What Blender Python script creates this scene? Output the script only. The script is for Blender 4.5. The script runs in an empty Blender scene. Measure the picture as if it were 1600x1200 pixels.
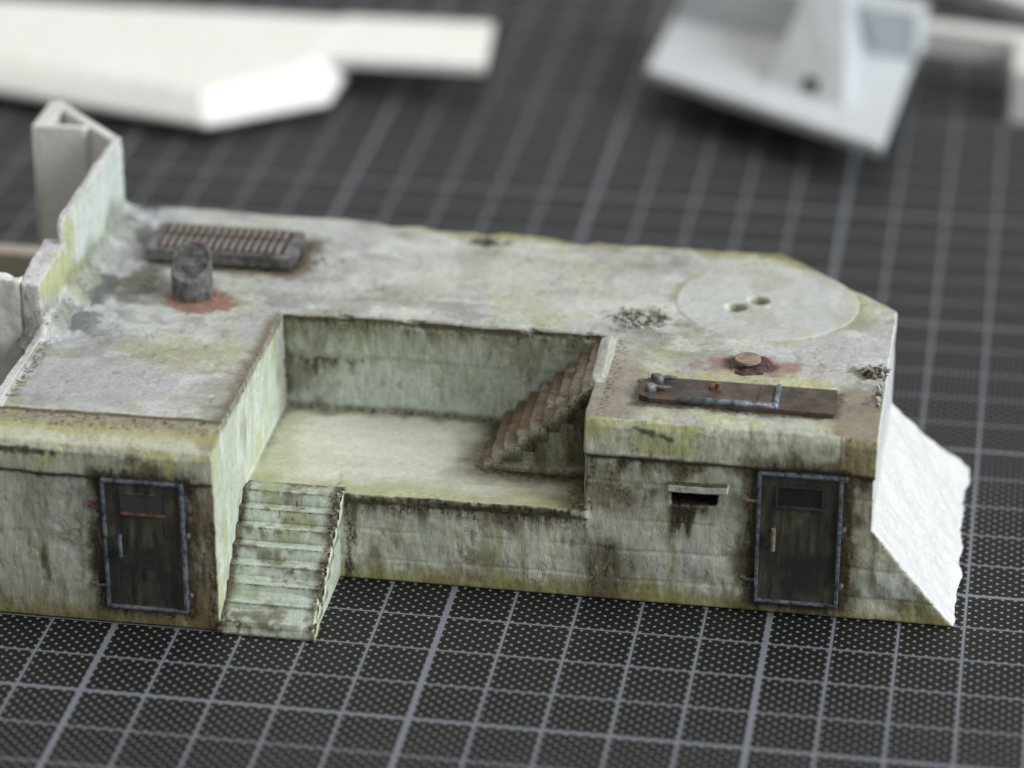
import bpy, bmesh, math, random
import numpy as np
from mathutils import Vector, Matrix

# ------------------------------------------------------------------ camera, world, light, exposure
# Authored in centimetres (the mat's printed squares are 1 cm); S turns them into metres.
S = 0.01
scene = bpy.context.scene
COL = scene.collection

cam_d = bpy.data.cameras.new('camera')
cam = bpy.data.objects.new('camera', cam_d)
COL.objects.link(cam)
CAM = Vector((13.1642, -40.7364, 26.0012))
RIGHT = Vector((0.98699586, 0.16074381, 0.00076929))
DOWN = Vector((0.07182030, -0.43669794, -0.89673673))
FWD = Vector((-0.14380893, 0.88513069, -0.44256373))
m = Matrix((RIGHT, -DOWN, -FWD)).transposed().to_4x4()
m.translation = CAM * S
cam.matrix_world = m
cam_d.sensor_fit = 'HORIZONTAL'
cam_d.sensor_width = 36.0
cam_d.lens = 5156.8 * 36.0 / 1600.0
cam_d.clip_start = 0.02
cam_d.clip_end = 20.0
cam_d.dof.use_dof = True
cam_d.dof.focus_distance = 51.6 * S
cam_d.dof.aperture_fstop = 8.9
cam_d.dof.aperture_blades = 7
scene.camera = cam

world = bpy.data.worlds.new('World')
scene.world = world
world.use_nodes = True
bg = world.node_tree.nodes['Background']
bg.inputs['Color'].default_value = (1.0, 0.98, 0.95, 1)
bg.inputs['Strength'].default_value = 0.42


def area(name, loc, target, sx, sy, power, color):
    d = bpy.data.lights.new(name, 'AREA')
    d.shape = 'RECTANGLE'
    d.size = sx * S
    d.size_y = sy * S
    d.energy = power
    d.color = color
    o = bpy.data.objects.new(name, d)
    COL.objects.link(o)
    o.location = Vector(loc) * S
    o.rotation_euler = (Vector(target) - Vector(loc)).to_track_quat('-Z', 'Y').to_euler()
    return o


area('window_light', (150, -22, 88), (5, 10, 0), 120, 90, 37.0, (0.89, 0.95, 1.0))
area('room_light', (0, 60, 170), (5, 8, 0), 120, 120, 9.0, (1.0, 0.96, 0.9))

scene.view_settings.view_transform = 'Standard'
scene.view_settings.look = 'None'
scene.view_settings.gamma = 1.0
scene.view_settings.use_curve_mapping = False
scene.view_settings.exposure = 0.0

# ------------------------------------------------------------------ numpy noise
rng = np.random.default_rng(7)
_PERM = rng.permutation(4096).astype(np.int64)
_VAL = rng.random(4096)


def _h(ix, iy, iz):
    return _VAL[_PERM[(_PERM[(_PERM[ix & 4095] + iy) & 4095] + iz) & 4095]]


def vnoise(p):
    f = np.floor(p)
    i = f.astype(np.int64)
    t = p - f
    t = t * t * t * (t * (t * 6 - 15) + 10)
    x, y, z = i[:, 0], i[:, 1], i[:, 2]
    r = 0
    for dx in (0, 1):
        wx = t[:, 0] if dx else 1 - t[:, 0]
        for dy in (0, 1):
            wy = t[:, 1] if dy else 1 - t[:, 1]
            for dz in (0, 1):
                wz = t[:, 2] if dz else 1 - t[:, 2]
                r = r + wx * wy * wz * _h(x + dx, y + dy, z + dz)
    return r


def fbm(p, freq=1.0, octv=3, off=0.0, st=(1, 1, 1)):
    """value noise sum, about 0..1"""
    q = p * (np.array(st) * freq) + off
    a, s, r = 1.0, 0.0, 0.0
    for k in range(octv):
        r = r + a * vnoise(q + 17.3 * k)
        s += a
        a *= 0.5
        q = q * 2.03
    return r / s


def sst(a, b, x):
    t = np.clip((x - a) / (b - a), 0, 1)
    return t * t * (3 - 2 * t)


def srgb(r, g, b):
    c = np.array([r, g, b], float) / 255
    return np.where(c <= 0.04045, c / 12.92, ((c + 0.055) / 1.055) ** 2.4)


# ------------------------------------------------------------------ materials
def nodes(name):
    mt = bpy.data.materials.new(name)
    mt.use_nodes = True
    nt = mt.node_tree
    b = nt.nodes['Principled BSDF']
    return mt, nt, b


def N(nt, t, **kw):
    n = nt.nodes.new(t)
    for k, v in kw.items():
        if k.startswith('i_'):
            n.inputs[k[2:].replace('_', ' ')].default_value = v
        else:
            setattr(n, k, v)
    return n


def math_n(nt, op, a, b=None, c=None):
    n = nt.nodes.new('ShaderNodeMath')
    n.operation = op
    for i, v in enumerate((a, b, c)):
        if v is None:
            continue
        if isinstance(v, (int, float)):
            n.inputs[i].default_value = v
        else:
            nt.links.new(v, n.inputs[i])
    return n.outputs[0]


def cm_coords(nt):
    tc = nt.nodes.new('ShaderNodeTexCoord')
    mp = nt.nodes.new('ShaderNodeMapping')
    mp.inputs['Scale'].default_value = (100, 100, 100)
    nt.links.new(tc.outputs['Object'], mp.inputs['Vector'])
    return mp.outputs['Vector']


def noise(nt, vec, scale, detail=4, rough=0.6):
    n = N(nt, 'ShaderNodeTexNoise')
    n.inputs['Scale'].default_value = scale
    n.inputs['Detail'].default_value = detail
    n.inputs['Roughness'].default_value = rough
    nt.links.new(vec, n.inputs['Vector'])
    return n.outputs['Fac']


def ramp(nt, fac, a, b, ca=(0, 0, 0, 1), cb=(1, 1, 1, 1)):
    if a > b:
        a, b, ca, cb = b, a, cb, ca
    r = N(nt, 'ShaderNodeValToRGB')
    r.color_ramp.elements[0].position = a
    r.color_ramp.elements[0].color = ca
    r.color_ramp.elements[1].position = b
    r.color_ramp.elements[1].color = cb
    nt.links.new(fac, r.inputs['Fac'])
    return r.outputs['Color']


def mix(nt, fac, a, b, blend='MIX'):
    n = N(nt, 'ShaderNodeMix', data_type='RGBA', blend_type=blend)
    for sock, v in ((n.inputs[0], fac), (n.inputs[6], a), (n.inputs[7], b)):
        if isinstance(v, (int, float)):
            sock.default_value = v
        elif isinstance(v, (tuple, list, np.ndarray)):
            sock.default_value = tuple(v)[:3] + (1,)
        else:
            nt.links.new(v, sock)
    return n.outputs[2]


def bump(nt, bsdf, h, dist, strength=1.0):
    n = N(nt, 'ShaderNodeBump')
    n.inputs['Distance'].default_value = dist
    n.inputs['Strength'].default_value = strength
    nt.links.new(h, n.inputs['Height'])
    nt.links.new(n.outputs['Normal'], bsdf.inputs['Normal'])


def mat_painted():
    """weathered model paint: pigment layers and some painted shade come from the 'paint' attribute, fine grain from noise"""
    mt, nt, b = nodes('weathered_paint')
    v = cm_coords(nt)
    at = N(nt, 'ShaderNodeAttribute', attribute_name='paint')
    n1 = noise(nt, v, 9, 5, 0.65)
    n2 = noise(nt, v, 45, 3, 0.6)
    f1 = ramp(nt, n1, 0.25, 0.75, (0.84, 0.83, 0.80, 1), (1.12, 1.13, 1.14, 1))
    f2 = ramp(nt, n2, 0.3, 0.7, (0.86, 0.86, 0.85, 1), (1.12, 1.12, 1.12, 1))
    amt = at.outputs['Alpha']
    gate = math_n(nt, 'MULTIPLY_ADD', amt, 0.75, 0.25)
    c = mix(nt, gate, at.outputs['Color'], f1, 'MULTIPLY')
    c = mix(nt, gate, c, f2, 'MULTIPLY')
    n3 = noise(nt, v, 26, 2, 0.5)
    sp = ramp(nt, n3, 0.70, 0.76)
    n4 = noise(nt, v, 2.2, 3, 0.6)
    spm = math_n(nt, 'MULTIPLY', sp, ramp(nt, n4, 0.5, 0.66))
    c = mix(nt, math_n(nt, 'MULTIPLY', spm, 0.7), c, (0.06, 0.055, 0.04))
    # brushed relief; wash settled in its low strokes, dry-brush on its high ones, hairline cracks
    mp = N(nt, 'ShaderNodeMapping')
    mp.inputs['Scale'].default_value = (1.0, 0.6, 0.42)
    mp.inputs['Rotation'].default_value = (0.15, 0.35, 0.4)
    nt.links.new(v, mp.inputs['Vector'])
    nb = noise(nt, mp.outputs['Vector'], 7, 9, 0.62)
    ms = N(nt, 'ShaderNodeMapping')
    ms.inputs['Scale'].default_value = (0.55, 1.0, 0.14)
    nt.links.new(v, ms.inputs['Vector'])
    ns = noise(nt, ms.outputs['Vector'], 22, 4, 0.6)
    c = mix(nt, gate, c, ramp(nt, ns, 0.30, 0.70, (0.76, 0.75, 0.70, 1), (1.22, 1.23, 1.24, 1)), 'MULTIPLY')
    big = noise(nt, v, 1.1, 4, 0.6)
    wash = math_n(nt, 'MULTIPLY', math_n(nt, 'MULTIPLY', ramp(nt, nb, 0.45, 0.36), ramp(nt, big, 0.40, 0.58)), amt)
    c = mix(nt, math_n(nt, 'MULTIPLY', wash, 0.68), c, (0.10, 0.092, 0.066))
    c = mix(nt, math_n(nt, 'MULTIPLY', math_n(nt, 'MULTIPLY', ramp(nt, nb, 0.56, 0.70), 0.40), amt), c, (0.60, 0.62, 0.58))
    ck = N(nt, 'ShaderNodeTexNoise')
    ck.inputs['Scale'].default_value = 2.1
    ck.inputs['Detail'].default_value = 6
    ck.inputs['Distortion'].default_value = 0.6
    nt.links.new(v, ck.inputs['Vector'])
    rid = math_n(nt, 'ABSOLUTE', math_n(nt, 'SUBTRACT', ck.outputs['Fac'], 0.5))
    line = ramp(nt, rid, 0.0, 0.010, (1, 1, 1, 1), (0, 0, 0, 1))
    line = math_n(nt, 'MULTIPLY', math_n(nt, 'MULTIPLY', line, ramp(nt, noise(nt, v, 0.9, 2, 0.5), 0.53, 0.60)), amt)
    c = mix(nt, math_n(nt, 'MULTIPLY', line, 0.7), c, (0.07, 0.06, 0.04))
    # black-brown grime: soft mask, some of it painted shade, broken up by fine vertical streaks and grit
    ga = N(nt, 'ShaderNodeAttribute', attribute_name='grime_shade')
    mg = N(nt, 'ShaderNodeMapping')
    mg.inputs['Scale'].default_value = (1, 1, 0.16)
    nt.links.new(v, mg.inputs['Vector'])
    g1 = noise(nt, mg.outputs['Vector'], 11, 5, 0.7)
    g2 = noise(nt, v, 16, 5, 0.7)
    gs = math_n(nt, 'ADD', math_n(nt, 'MULTIPLY', math_n(nt, 'SUBTRACT', g1, 0.5), 1.5), math_n(nt, 'MULTIPLY', math_n(nt, 'SUBTRACT', g2, 0.5), 1.3))
    gm = math_n(nt, 'ADD', ga.outputs['Fac'], math_n(nt, 'MULTIPLY', gs, math_n(nt, 'MINIMUM', math_n(nt, 'MULTIPLY', ga.outputs['Fac'], 3.0), 1.0)))
    c = mix(nt, math_n(nt, 'MULTIPLY', ramp(nt, gm, 0.30, 0.55), 0.55), c, tuple(srgb(96, 84, 60)))
    c = mix(nt, math_n(nt, 'MULTIPLY', ramp(nt, gm, 0.50, 0.72), 0.85), c, tuple(srgb(48, 42, 32)))
    nt.links.new(c, b.inputs['Base Color'])
    hh = math_n(nt, 'SUBTRACT', nb, math_n(nt, 'MULTIPLY', line, 0.25))
    hh = math_n(nt, 'MULTIPLY', hh, math_n(nt, 'MULTIPLY_ADD', amt, 0.85, 0.15))
    bump(nt, b, hh, 0.00032, 1.0)
    rr = ramp(nt, n1, 0.3, 0.7, (0.30, 0.30, 0.30, 1), (0.54, 0.54, 0.54, 1))
    nt.links.new(rr, b.inputs['Roughness'])
    b.inputs['Specular IOR Level'].default_value = 0.45
    return mt


def mat_white():
    mt, nt, b = nodes('white_primer')
    v = cm_coords(nt)
    c = ramp(nt, noise(nt, v, 3, 5, 0.6), 0.3, 0.7, (0.70, 0.72, 0.74, 1), (0.84, 0.845, 0.85, 1))
    nt.links.new(c, b.inputs['Base Color'])
    b.inputs['Roughness'].default_value = 0.55
    bump(nt, b, noise(nt, v, 7, 6, 0.6), 0.0007, 1.0)
    return mt


def mat_plain(name, ca, cb, scale=3.0, rough=0.5, metal=0.0, bscale=20, bdist=0.00012, spec=0.5, cc=None):
    mt, nt, b = nodes(name)
    v = cm_coords(nt)
    c = ramp(nt, noise(nt, v, scale, 5, 0.65), 0.35, 0.65, tuple(ca) + (1,), tuple(cb) + (1,))
    if cc is not None:
        c = mix(nt, ramp(nt, noise(nt, v, scale * 1.7, 4, 0.7), 0.58, 0.68), c, cc)
    nt.links.new(c, b.inputs['Base Color'])
    b.inputs['Roughness'].default_value = rough
    b.inputs['Metallic'].default_value = metal
    b.inputs['Specular IOR Level'].default_value = spec
    bump(nt, b, noise(nt, v, bscale, 4, 0.6), bdist, 1.0)
    return mt


def mat_mat():
    """printed cutting mat: 1 cm squares, heavier line every fifth, staggered dots every 2 mm"""
    mt, nt, b = nodes('cutting_mat_print')
    v = cm_coords(nt)
    sep = N(nt, 'ShaderNodeSeparateXYZ')
    nt.links.new(v, sep.inputs[0])
    X, Y = sep.outputs[0], sep.outputs[1]

    def dist_to(c, period):     # distance to the nearest multiple of period
        return math_n(nt, 'PINGPONG', c, period / 2.0)

    def line(c, period, half):
        d = dist_to(c, period)
        return math_n(nt, 'LESS_THAN', d, half)
    ln = math_n(nt, 'MAXIMUM', line(X, 1.0, 0.0225), line(Y, 1.0, 0.019))
    th = math_n(nt, 'MAXIMUM', line(X, 5.0, 0.046), line(Y, 5.0, 0.040))
    lines = math_n(nt, 'MAXIMUM', ln, th)

    def dots(ox, oy):
        dx = dist_to(math_n(nt, 'ADD', X, ox), 0.2)
        dy = dist_to(math_n(nt, 'ADD', Y, oy), 0.2)
        d = math_n(nt, 'ADD', math_n(nt, 'MULTIPLY', dx, dx), math_n(nt, 'MULTIPLY', dy, dy))
        return math_n(nt, 'LESS_THAN', d, 0.026 ** 2)
    dt = math_n(nt, 'MAXIMUM', dots(-0.06, -0.04), dots(0.04, 0.06))
    base = ramp(nt, noise(nt, v, 1.2, 5, 0.6), 0.3, 0.7, (0.0082, 0.0076, 0.0074, 1), (0.013, 0.0118, 0.0114, 1))
    wear = ramp(nt, noise(nt, v, 14, 3, 0.6), 0.25, 0.5, (0.75, 0.75, 0.75, 1), (1, 1, 1, 1))
    c = mix(nt, math_n(nt, 'MULTIPLY', dt, 0.95), base, (0.20, 0.215, 0.22))
    c = mix(nt, math_n(nt, 'MULTIPLY', lines, wear), c, (0.165, 0.178, 0.200))
    # knife scratches and dust specks
    mp = N(nt, 'ShaderNodeMapping')
    mp.inputs['Scale'].default_value = (0.5, 0.06, 1)
    mp.inputs['Rotation'].default_value = (0, 0, 0.7)
    nt.links.new(v, mp.inputs['Vector'])
    rid = math_n(nt, 'ABSOLUTE', math_n(nt, 'SUBTRACT', noise(nt, mp.outputs['Vector'], 1.3, 1, 0.4), 0.5))
    scr = math_n(nt, 'MULTIPLY', math_n(nt, 'LESS_THAN', rid, 0.0012), ramp(nt, noise(nt, v, 0.35, 2, 0.5), 0.55, 0.6))
    c = mix(nt, math_n(nt, 'MULTIPLY', scr, 0.35), c, (0.07, 0.07, 0.07))
    vo = N(nt, 'ShaderNodeTexVoronoi')
    vo.inputs['Scale'].default_value = 1.4
    nt.links.new(v, vo.inputs['Vector'])
    spk = math_n(nt, 'MULTIPLY', math_n(nt, 'LESS_THAN', vo.outputs['Distance'], 0.030), ramp(nt, noise(nt, v, 0.6, 2, 0.5), 0.54, 0.58))
    c = mix(nt, math_n(nt, 'MULTIPLY', spk, 0.8), c, (0.35, 0.34, 0.32))
    nt.links.new(c, b.inputs['Base Color'])
    b.inputs['Roughness'].default_value = 0.55
    b.inputs['Specular IOR Level'].default_value = 0.22
    bump(nt, b, noise(nt, v, 55, 2, 0.5), 0.00006, 0.6)
    return mt


def mat_door():
    mt, nt, b = nodes('dark_green_door_paint')
    v = cm_coords(nt)
    mp = N(nt, 'ShaderNodeMapping')
    mp.inputs['Scale'].default_value = (1, 1, 0.16)
    nt.links.new(v, mp.inputs['Vector'])
    ns = noise(nt, mp.outputs['Vector'], 8, 5, 0.65)
    c = ramp(nt, ns, 0.36, 0.68, tuple(srgb(42, 43, 39)) + (1,), tuple(srgb(96, 95, 78)) + (1,))
    c = mix(nt, ramp(nt, noise(nt, v, 1.6, 4, 0.6), 0.40, 0.62), c, srgb(46, 48, 44))
    c = mix(nt, ramp(nt, noise(nt, v, 7, 4, 0.6), 0.66, 0.72), c, srgb(92, 58, 44))
    nt.links.new(c, b.inputs['Base Color'])
    b.inputs['Roughness'].default_value = 0.36
    bump(nt, b, ns, 0.00012, 1.0)
    return mt


M = {}
M['paint'] = mat_painted()
M['white'] = mat_white()
M['mat'] = mat_mat()
M['door'] = mat_door()
M['steel'] = mat_plain('worn_blue_steel', srgb(50, 55, 60), srgb(126, 135, 145), 9, 0.36, 0.2, 20, 0.0001, 0.5, srgb(92, 62, 50))
M['dark_steel'] = mat_plain('dark_rusty_steel', srgb(50, 52, 54), srgb(126, 126, 124), 5, 0.45, 0.1, 18, 0.00016, 0.5, srgb(128, 76, 58))
M['brown'] = mat_plain('brown_plate_paint', srgb(52, 45, 40), srgb(94, 80, 68), 3.4, 0.4, 0.0, 14, 0.0001, 0.5, srgb(70, 52, 42))
M['rust'] = mat_plain('rust_red', srgb(78, 54, 44), srgb(138, 98, 82), 8, 0.6, 0.0, 16, 0.0003, 0.4, srgb(60, 42, 36))
M['dark_rust'] = mat_plain('dark_rust_crust', srgb(46, 36, 30), srgb(92, 62, 52), 7, 0.55, 0.0, 16, 0.0003, 0.4, srgb(146, 96, 84))
M['bolt'] = mat_plain('tan_worn_cap', srgb(108, 94, 80), srgb(150, 134, 118), 7, 0.5, 0.0, 20, 0.0001)
M['black'] = mat_plain('black_recess_shade', srgb(16, 16, 15), srgb(28, 27, 25), 5, 0.6)  # black fill where recesses, gaps and holes would fall into shade
M['louvre'] = mat_plain('louvre_grey_paint', srgb(38, 40, 40), srgb(66, 68, 68), 6, 0.45, 0.0, 20, 0.0001, 0.5, srgb(84, 56, 42))
M['cream'] = mat_plain('ivory_resin', (0.84, 0.815, 0.765), (0.87, 0.85, 0.81), 0.8, 0.55, 0, 3, 0.0006)
M['resin'] = mat_plain('pale_grey_resin', (0.50, 0.53, 0.55), (0.57, 0.595, 0.615), 0.7, 0.5, 0, 3, 0.0005)
M['sheet'] = mat_plain('white_sheet_plastic', (0.62, 0.61, 0.57), (0.70, 0.69, 0.66), 1.5, 0.4, 0, 5, 0.0003)
M['slat'] = mat_plain('worn_grey_brown_slat', srgb(104, 96, 90), srgb(166, 156, 148), 6, 0.45, 0.1, 18, 0.00016, 0.5, srgb(128, 84, 66))
M['beige'] = mat_plain('beige_sheet_plastic', (0.44, 0.39, 0.31), (0.5, 0.45, 0.37), 1.0, 0.5, 0, 5, 0.0003)


# ------------------------------------------------------------------ object helpers
def tag(o, label=None, cat=None, group=None, kind=None):
    for k, v in (('label', label), ('category', cat), ('group', group), ('kind', kind)):
        if v:
            o[k] = v
    return o


def empty(name, loc):
    o = bpy.data.objects.new(name, None)
    o.empty_display_size = 0.01
    COL.objects.link(o)
    o.location = Vector(loc) * S
    return o


ORIGIN = {}


def link_mesh(name, me, material, parent=None):
    o = bpy.data.objects.new(name, me)
    COL.objects.link(o)
    if material is not None and not me.materials:
        me.materials.append(material)
    if parent is not None:
        o.parent = parent
    return o


def base_of(parent):
    """world position (cm) of the thing that the part belongs to"""
    q = Vector((0, 0, 0))
    while parent is not None:
        q = q + parent.location / S
        parent = parent.parent
    return np.array(q)


def obj_np(name, V, F, material, parent=None, smooth=True, attrs=None):
    V = (np.asarray(V, float) - base_of(parent)) * S
    me = bpy.data.meshes.new(name)
    if isinstance(F, np.ndarray):
        n, k = F.shape
        me.vertices.add(len(V))
        me.vertices.foreach_set('co', V.astype(np.float32).ravel())
        me.loops.add(n * k)
        me.loops.foreach_set('vertex_index', F.astype(np.int32).ravel())
        me.polygons.add(n)
        me.polygons.foreach_set('loop_start', np.arange(0, n * k, k, dtype=np.int32))
        me.update(calc_edges=True)
        me.validate()
    else:
        me.from_pydata([tuple(v) for v in V], [], F)
        me.update()
    if smooth:
        me.polygons.foreach_set('use_smooth', np.ones(len(me.polygons), dtype=bool))
    if attrs is not None:
        a = me.attributes.new('paint', 'FLOAT_COLOR', 'POINT')
        c = np.ones((len(V), 4), np.float32)
        k = min(4, attrs.shape[1])
        c[:, :k] = attrs[:, :k]
        a.data.foreach_set('color', c.ravel())
        if attrs.shape[1] > 4:
            g = me.attributes.new('grime_shade', 'FLOAT', 'POINT')
            g.data.foreach_set('value', attrs[:, 4].astype(np.float32))
    return link_mesh(name, me, material, parent)


def obj_bm(name, bm, material, parent=None, smooth=False):
    bmesh.ops.recalc_face_normals(bm, faces=bm.faces)
    V = [v.co[:] for v in bm.verts]
    bm.verts.index_update()
    F = [[v.index for v in f.verts] for f in bm.faces]
    bm.free()
    return obj_np(name, np.array(V), F, material, parent, smooth)


def prism(bm, poly, axis, a0, a1):
    """closed prism: poly in the two other axes (order x<y<z without the axis), extruded along axis"""
    def pt(p, a):
        if axis == 'x':
            return (a, p[0], p[1])
        if axis == 'y':
            return (p[0], a, p[1])
        return (p[0], p[1], a)
    A = [bm.verts.new(pt(p, a0)) for p in poly]
    B = [bm.verts.new(pt(p, a1)) for p in poly]
    n = len(poly)
    fs = [bm.faces.new(A), bm.faces.new(B[::-1])]
    for i in range(n):
        fs.append(bm.faces.new((A[i], B[i], B[(i + 1) % n], A[(i + 1) % n])))
    bmesh.ops.recalc_face_normals(bm, faces=fs)
    return A + B


def box(bm, x0, x1, y0, y1, z0, z1, bev=0.0):
    vs = prism(bm, [(x0, y0), (x1, y0), (x1, y1), (x0, y1)], 'z', z0, z1)
    if bev > 0:
        es = list({e for v in vs for e in v.link_edges})
        bmesh.ops.bevel(bm, geom=es, offset=bev, segments=2, affect='EDGES', profile=0.6)
    return vs


def hull(bm, pts):
    vs = [bm.verts.new(p) for p in pts]
    bmesh.ops.convex_hull(bm, input=vs)


def cyl(bm, c, r, z0, z1, seg=20, axis='z', r2=None, bev=0.0):
    r2 = r if r2 is None else r2
    A, B = [], []
    for k in range(seg):
        t = 2 * math.pi * k / seg
        u, w = math.cos(t), math.sin(t)

        def P(rr, h):
            if axis == 'z':
                return (c[0] + rr * u, c[1] + rr * w, h)
            if axis == 'x':
                return (h, c[0] + rr * u, c[1] + rr * w)
            return (c[0] + rr * u, h, c[1] + rr * w)
        A.append(bm.verts.new(P(r, z0)))
        B.append(bm.verts.new(P(r2, z1)))
    bm.faces.new(A)
    top = bm.faces.new(B[::-1])
    for k in range(seg):
        bm.faces.new((A[k], B[k], B[(k + 1) % seg], A[(k + 1) % seg]))
    if bev:
        bmesh.ops.bevel(bm, geom=list(top.edges), offset=bev, segments=2, affect='EDGES', profile=0.6)
    return A + B


def voxel(bm, size, cut=None):
    """union + dense skin by voxel remesh -> verts (cm), quads"""
    bmesh.ops.recalc_face_normals(bm, faces=bm.faces)
    me = bpy.data.meshes.new('tmp')
    bm.to_mesh(me)
    bm.free()
    o = bpy.data.objects.new('tmp', me)
    COL.objects.link(o)
    r = o.modifiers.new('r', 'REMESH')
    r.mode = 'VOXEL'
    r.voxel_size = size
    extra = []
    if cut is not None:
        bmesh.ops.recalc_face_normals(cut, faces=cut.faces)
        mc = bpy.data.meshes.new('tmpc')
        cut.to_mesh(mc)
        cut.free()
        oc = bpy.data.objects.new('tmpc', mc)
        COL.objects.link(oc)
        bo = o.modifiers.new('b', 'BOOLEAN')
        bo.operation = 'DIFFERENCE'
        bo.object = oc
        bo.solver = 'EXACT'
        r2 = o.modifiers.new('r2', 'REMESH')
        r2.mode = 'VOXEL'
        r2.voxel_size = size
        extra.append((oc, mc))
    dg = bpy.context.evaluated_depsgraph_get()
    ev = o.evaluated_get(dg)
    m2 = ev.to_mesh()
    nv, nf = len(m2.vertices), len(m2.polygons)
    V = np.empty(nv * 3, np.float32)
    m2.vertices.foreach_get('co', V)
    nl = len(m2.loops)
    L = np.empty(nl, np.int32)
    m2.loops.foreach_get('vertex_index', L)
    st = np.empty(nf, np.int32)
    m2.polygons.foreach_get('loop_start', st)
    tot = np.empty(nf, np.int32)
    m2.polygons.foreach_get('loop_total', tot)
    q = tot == 4
    F = L[st[q][:, None] + np.arange(4)[None, :]]
    ev.to_mesh_clear()
    for a, b_ in extra + [(o, me)]:
        bpy.data.objects.remove(a)
        bpy.data.meshes.remove(b_)
    return V.reshape(-1, 3).astype(float), F


def vnormals(V, F):
    a = V[F[:, 2]] - V[F[:, 0]]
    b = V[F[:, 3]] - V[F[:, 1]]
    fn = np.cross(a, b)
    n = np.zeros_like(V)
    for k in range(4):
        for ax in range(3):
            n[:, ax] += np.bincount(F[:, k], fn[:, ax], len(V))
    n /= np.linalg.norm(n, axis=1, keepdims=True) + 1e-12
    fn = fn / (np.linalg.norm(fn, axis=1, keepdims=True) + 1e-12)
    return n, fn


# ------------------------------------------------------------------ weathering of the bunker, with some painted shade
def lerp(c, col, m):
    return c * (1 - m[:, None]) + np.asarray(col)[None, :] * m[:, None]


def boxd(a, b, a0, a1, b0, b1):
    dx = np.maximum(np.maximum(a0 - a, a - a1), 0)
    dy = np.maximum(np.maximum(b0 - b, b - b1), 0)
    return np.hypot(dx, dy)


def rough(V, n, amp=1.0):
    """hand-carved unevenness, the same field for all parts of the model"""
    D = np.empty_like(V)
    for k in range(3):
        D[:, k] = fbm(V, 0.9, 3, 31.7 * k) - 0.5
    D *= 0.075
    fine = fbm(V, 5.0, 3, 9.1) - 0.5
    stroke = fbm(V, 3.0, 3, 77.0, (0.5, 1.6, 1.2)) - 0.5
    pits = sst(0.70, 0.80, fbm(V, 6.0, 2, 140.0))
    amp = amp * (0.3 + 0.7 * sst(0.0, 0.35, V[:, 2]))[:, None]
    return V + amp * (D + n * (0.014 * fine + 0.022 * stroke - 0.012 * pits)[:, None])


DOORS = [(-0.11, 1.19, 0.34, 2.58, 2.0), (9.73, 11.05, 0.24, 2.52, 3.94)]


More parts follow.
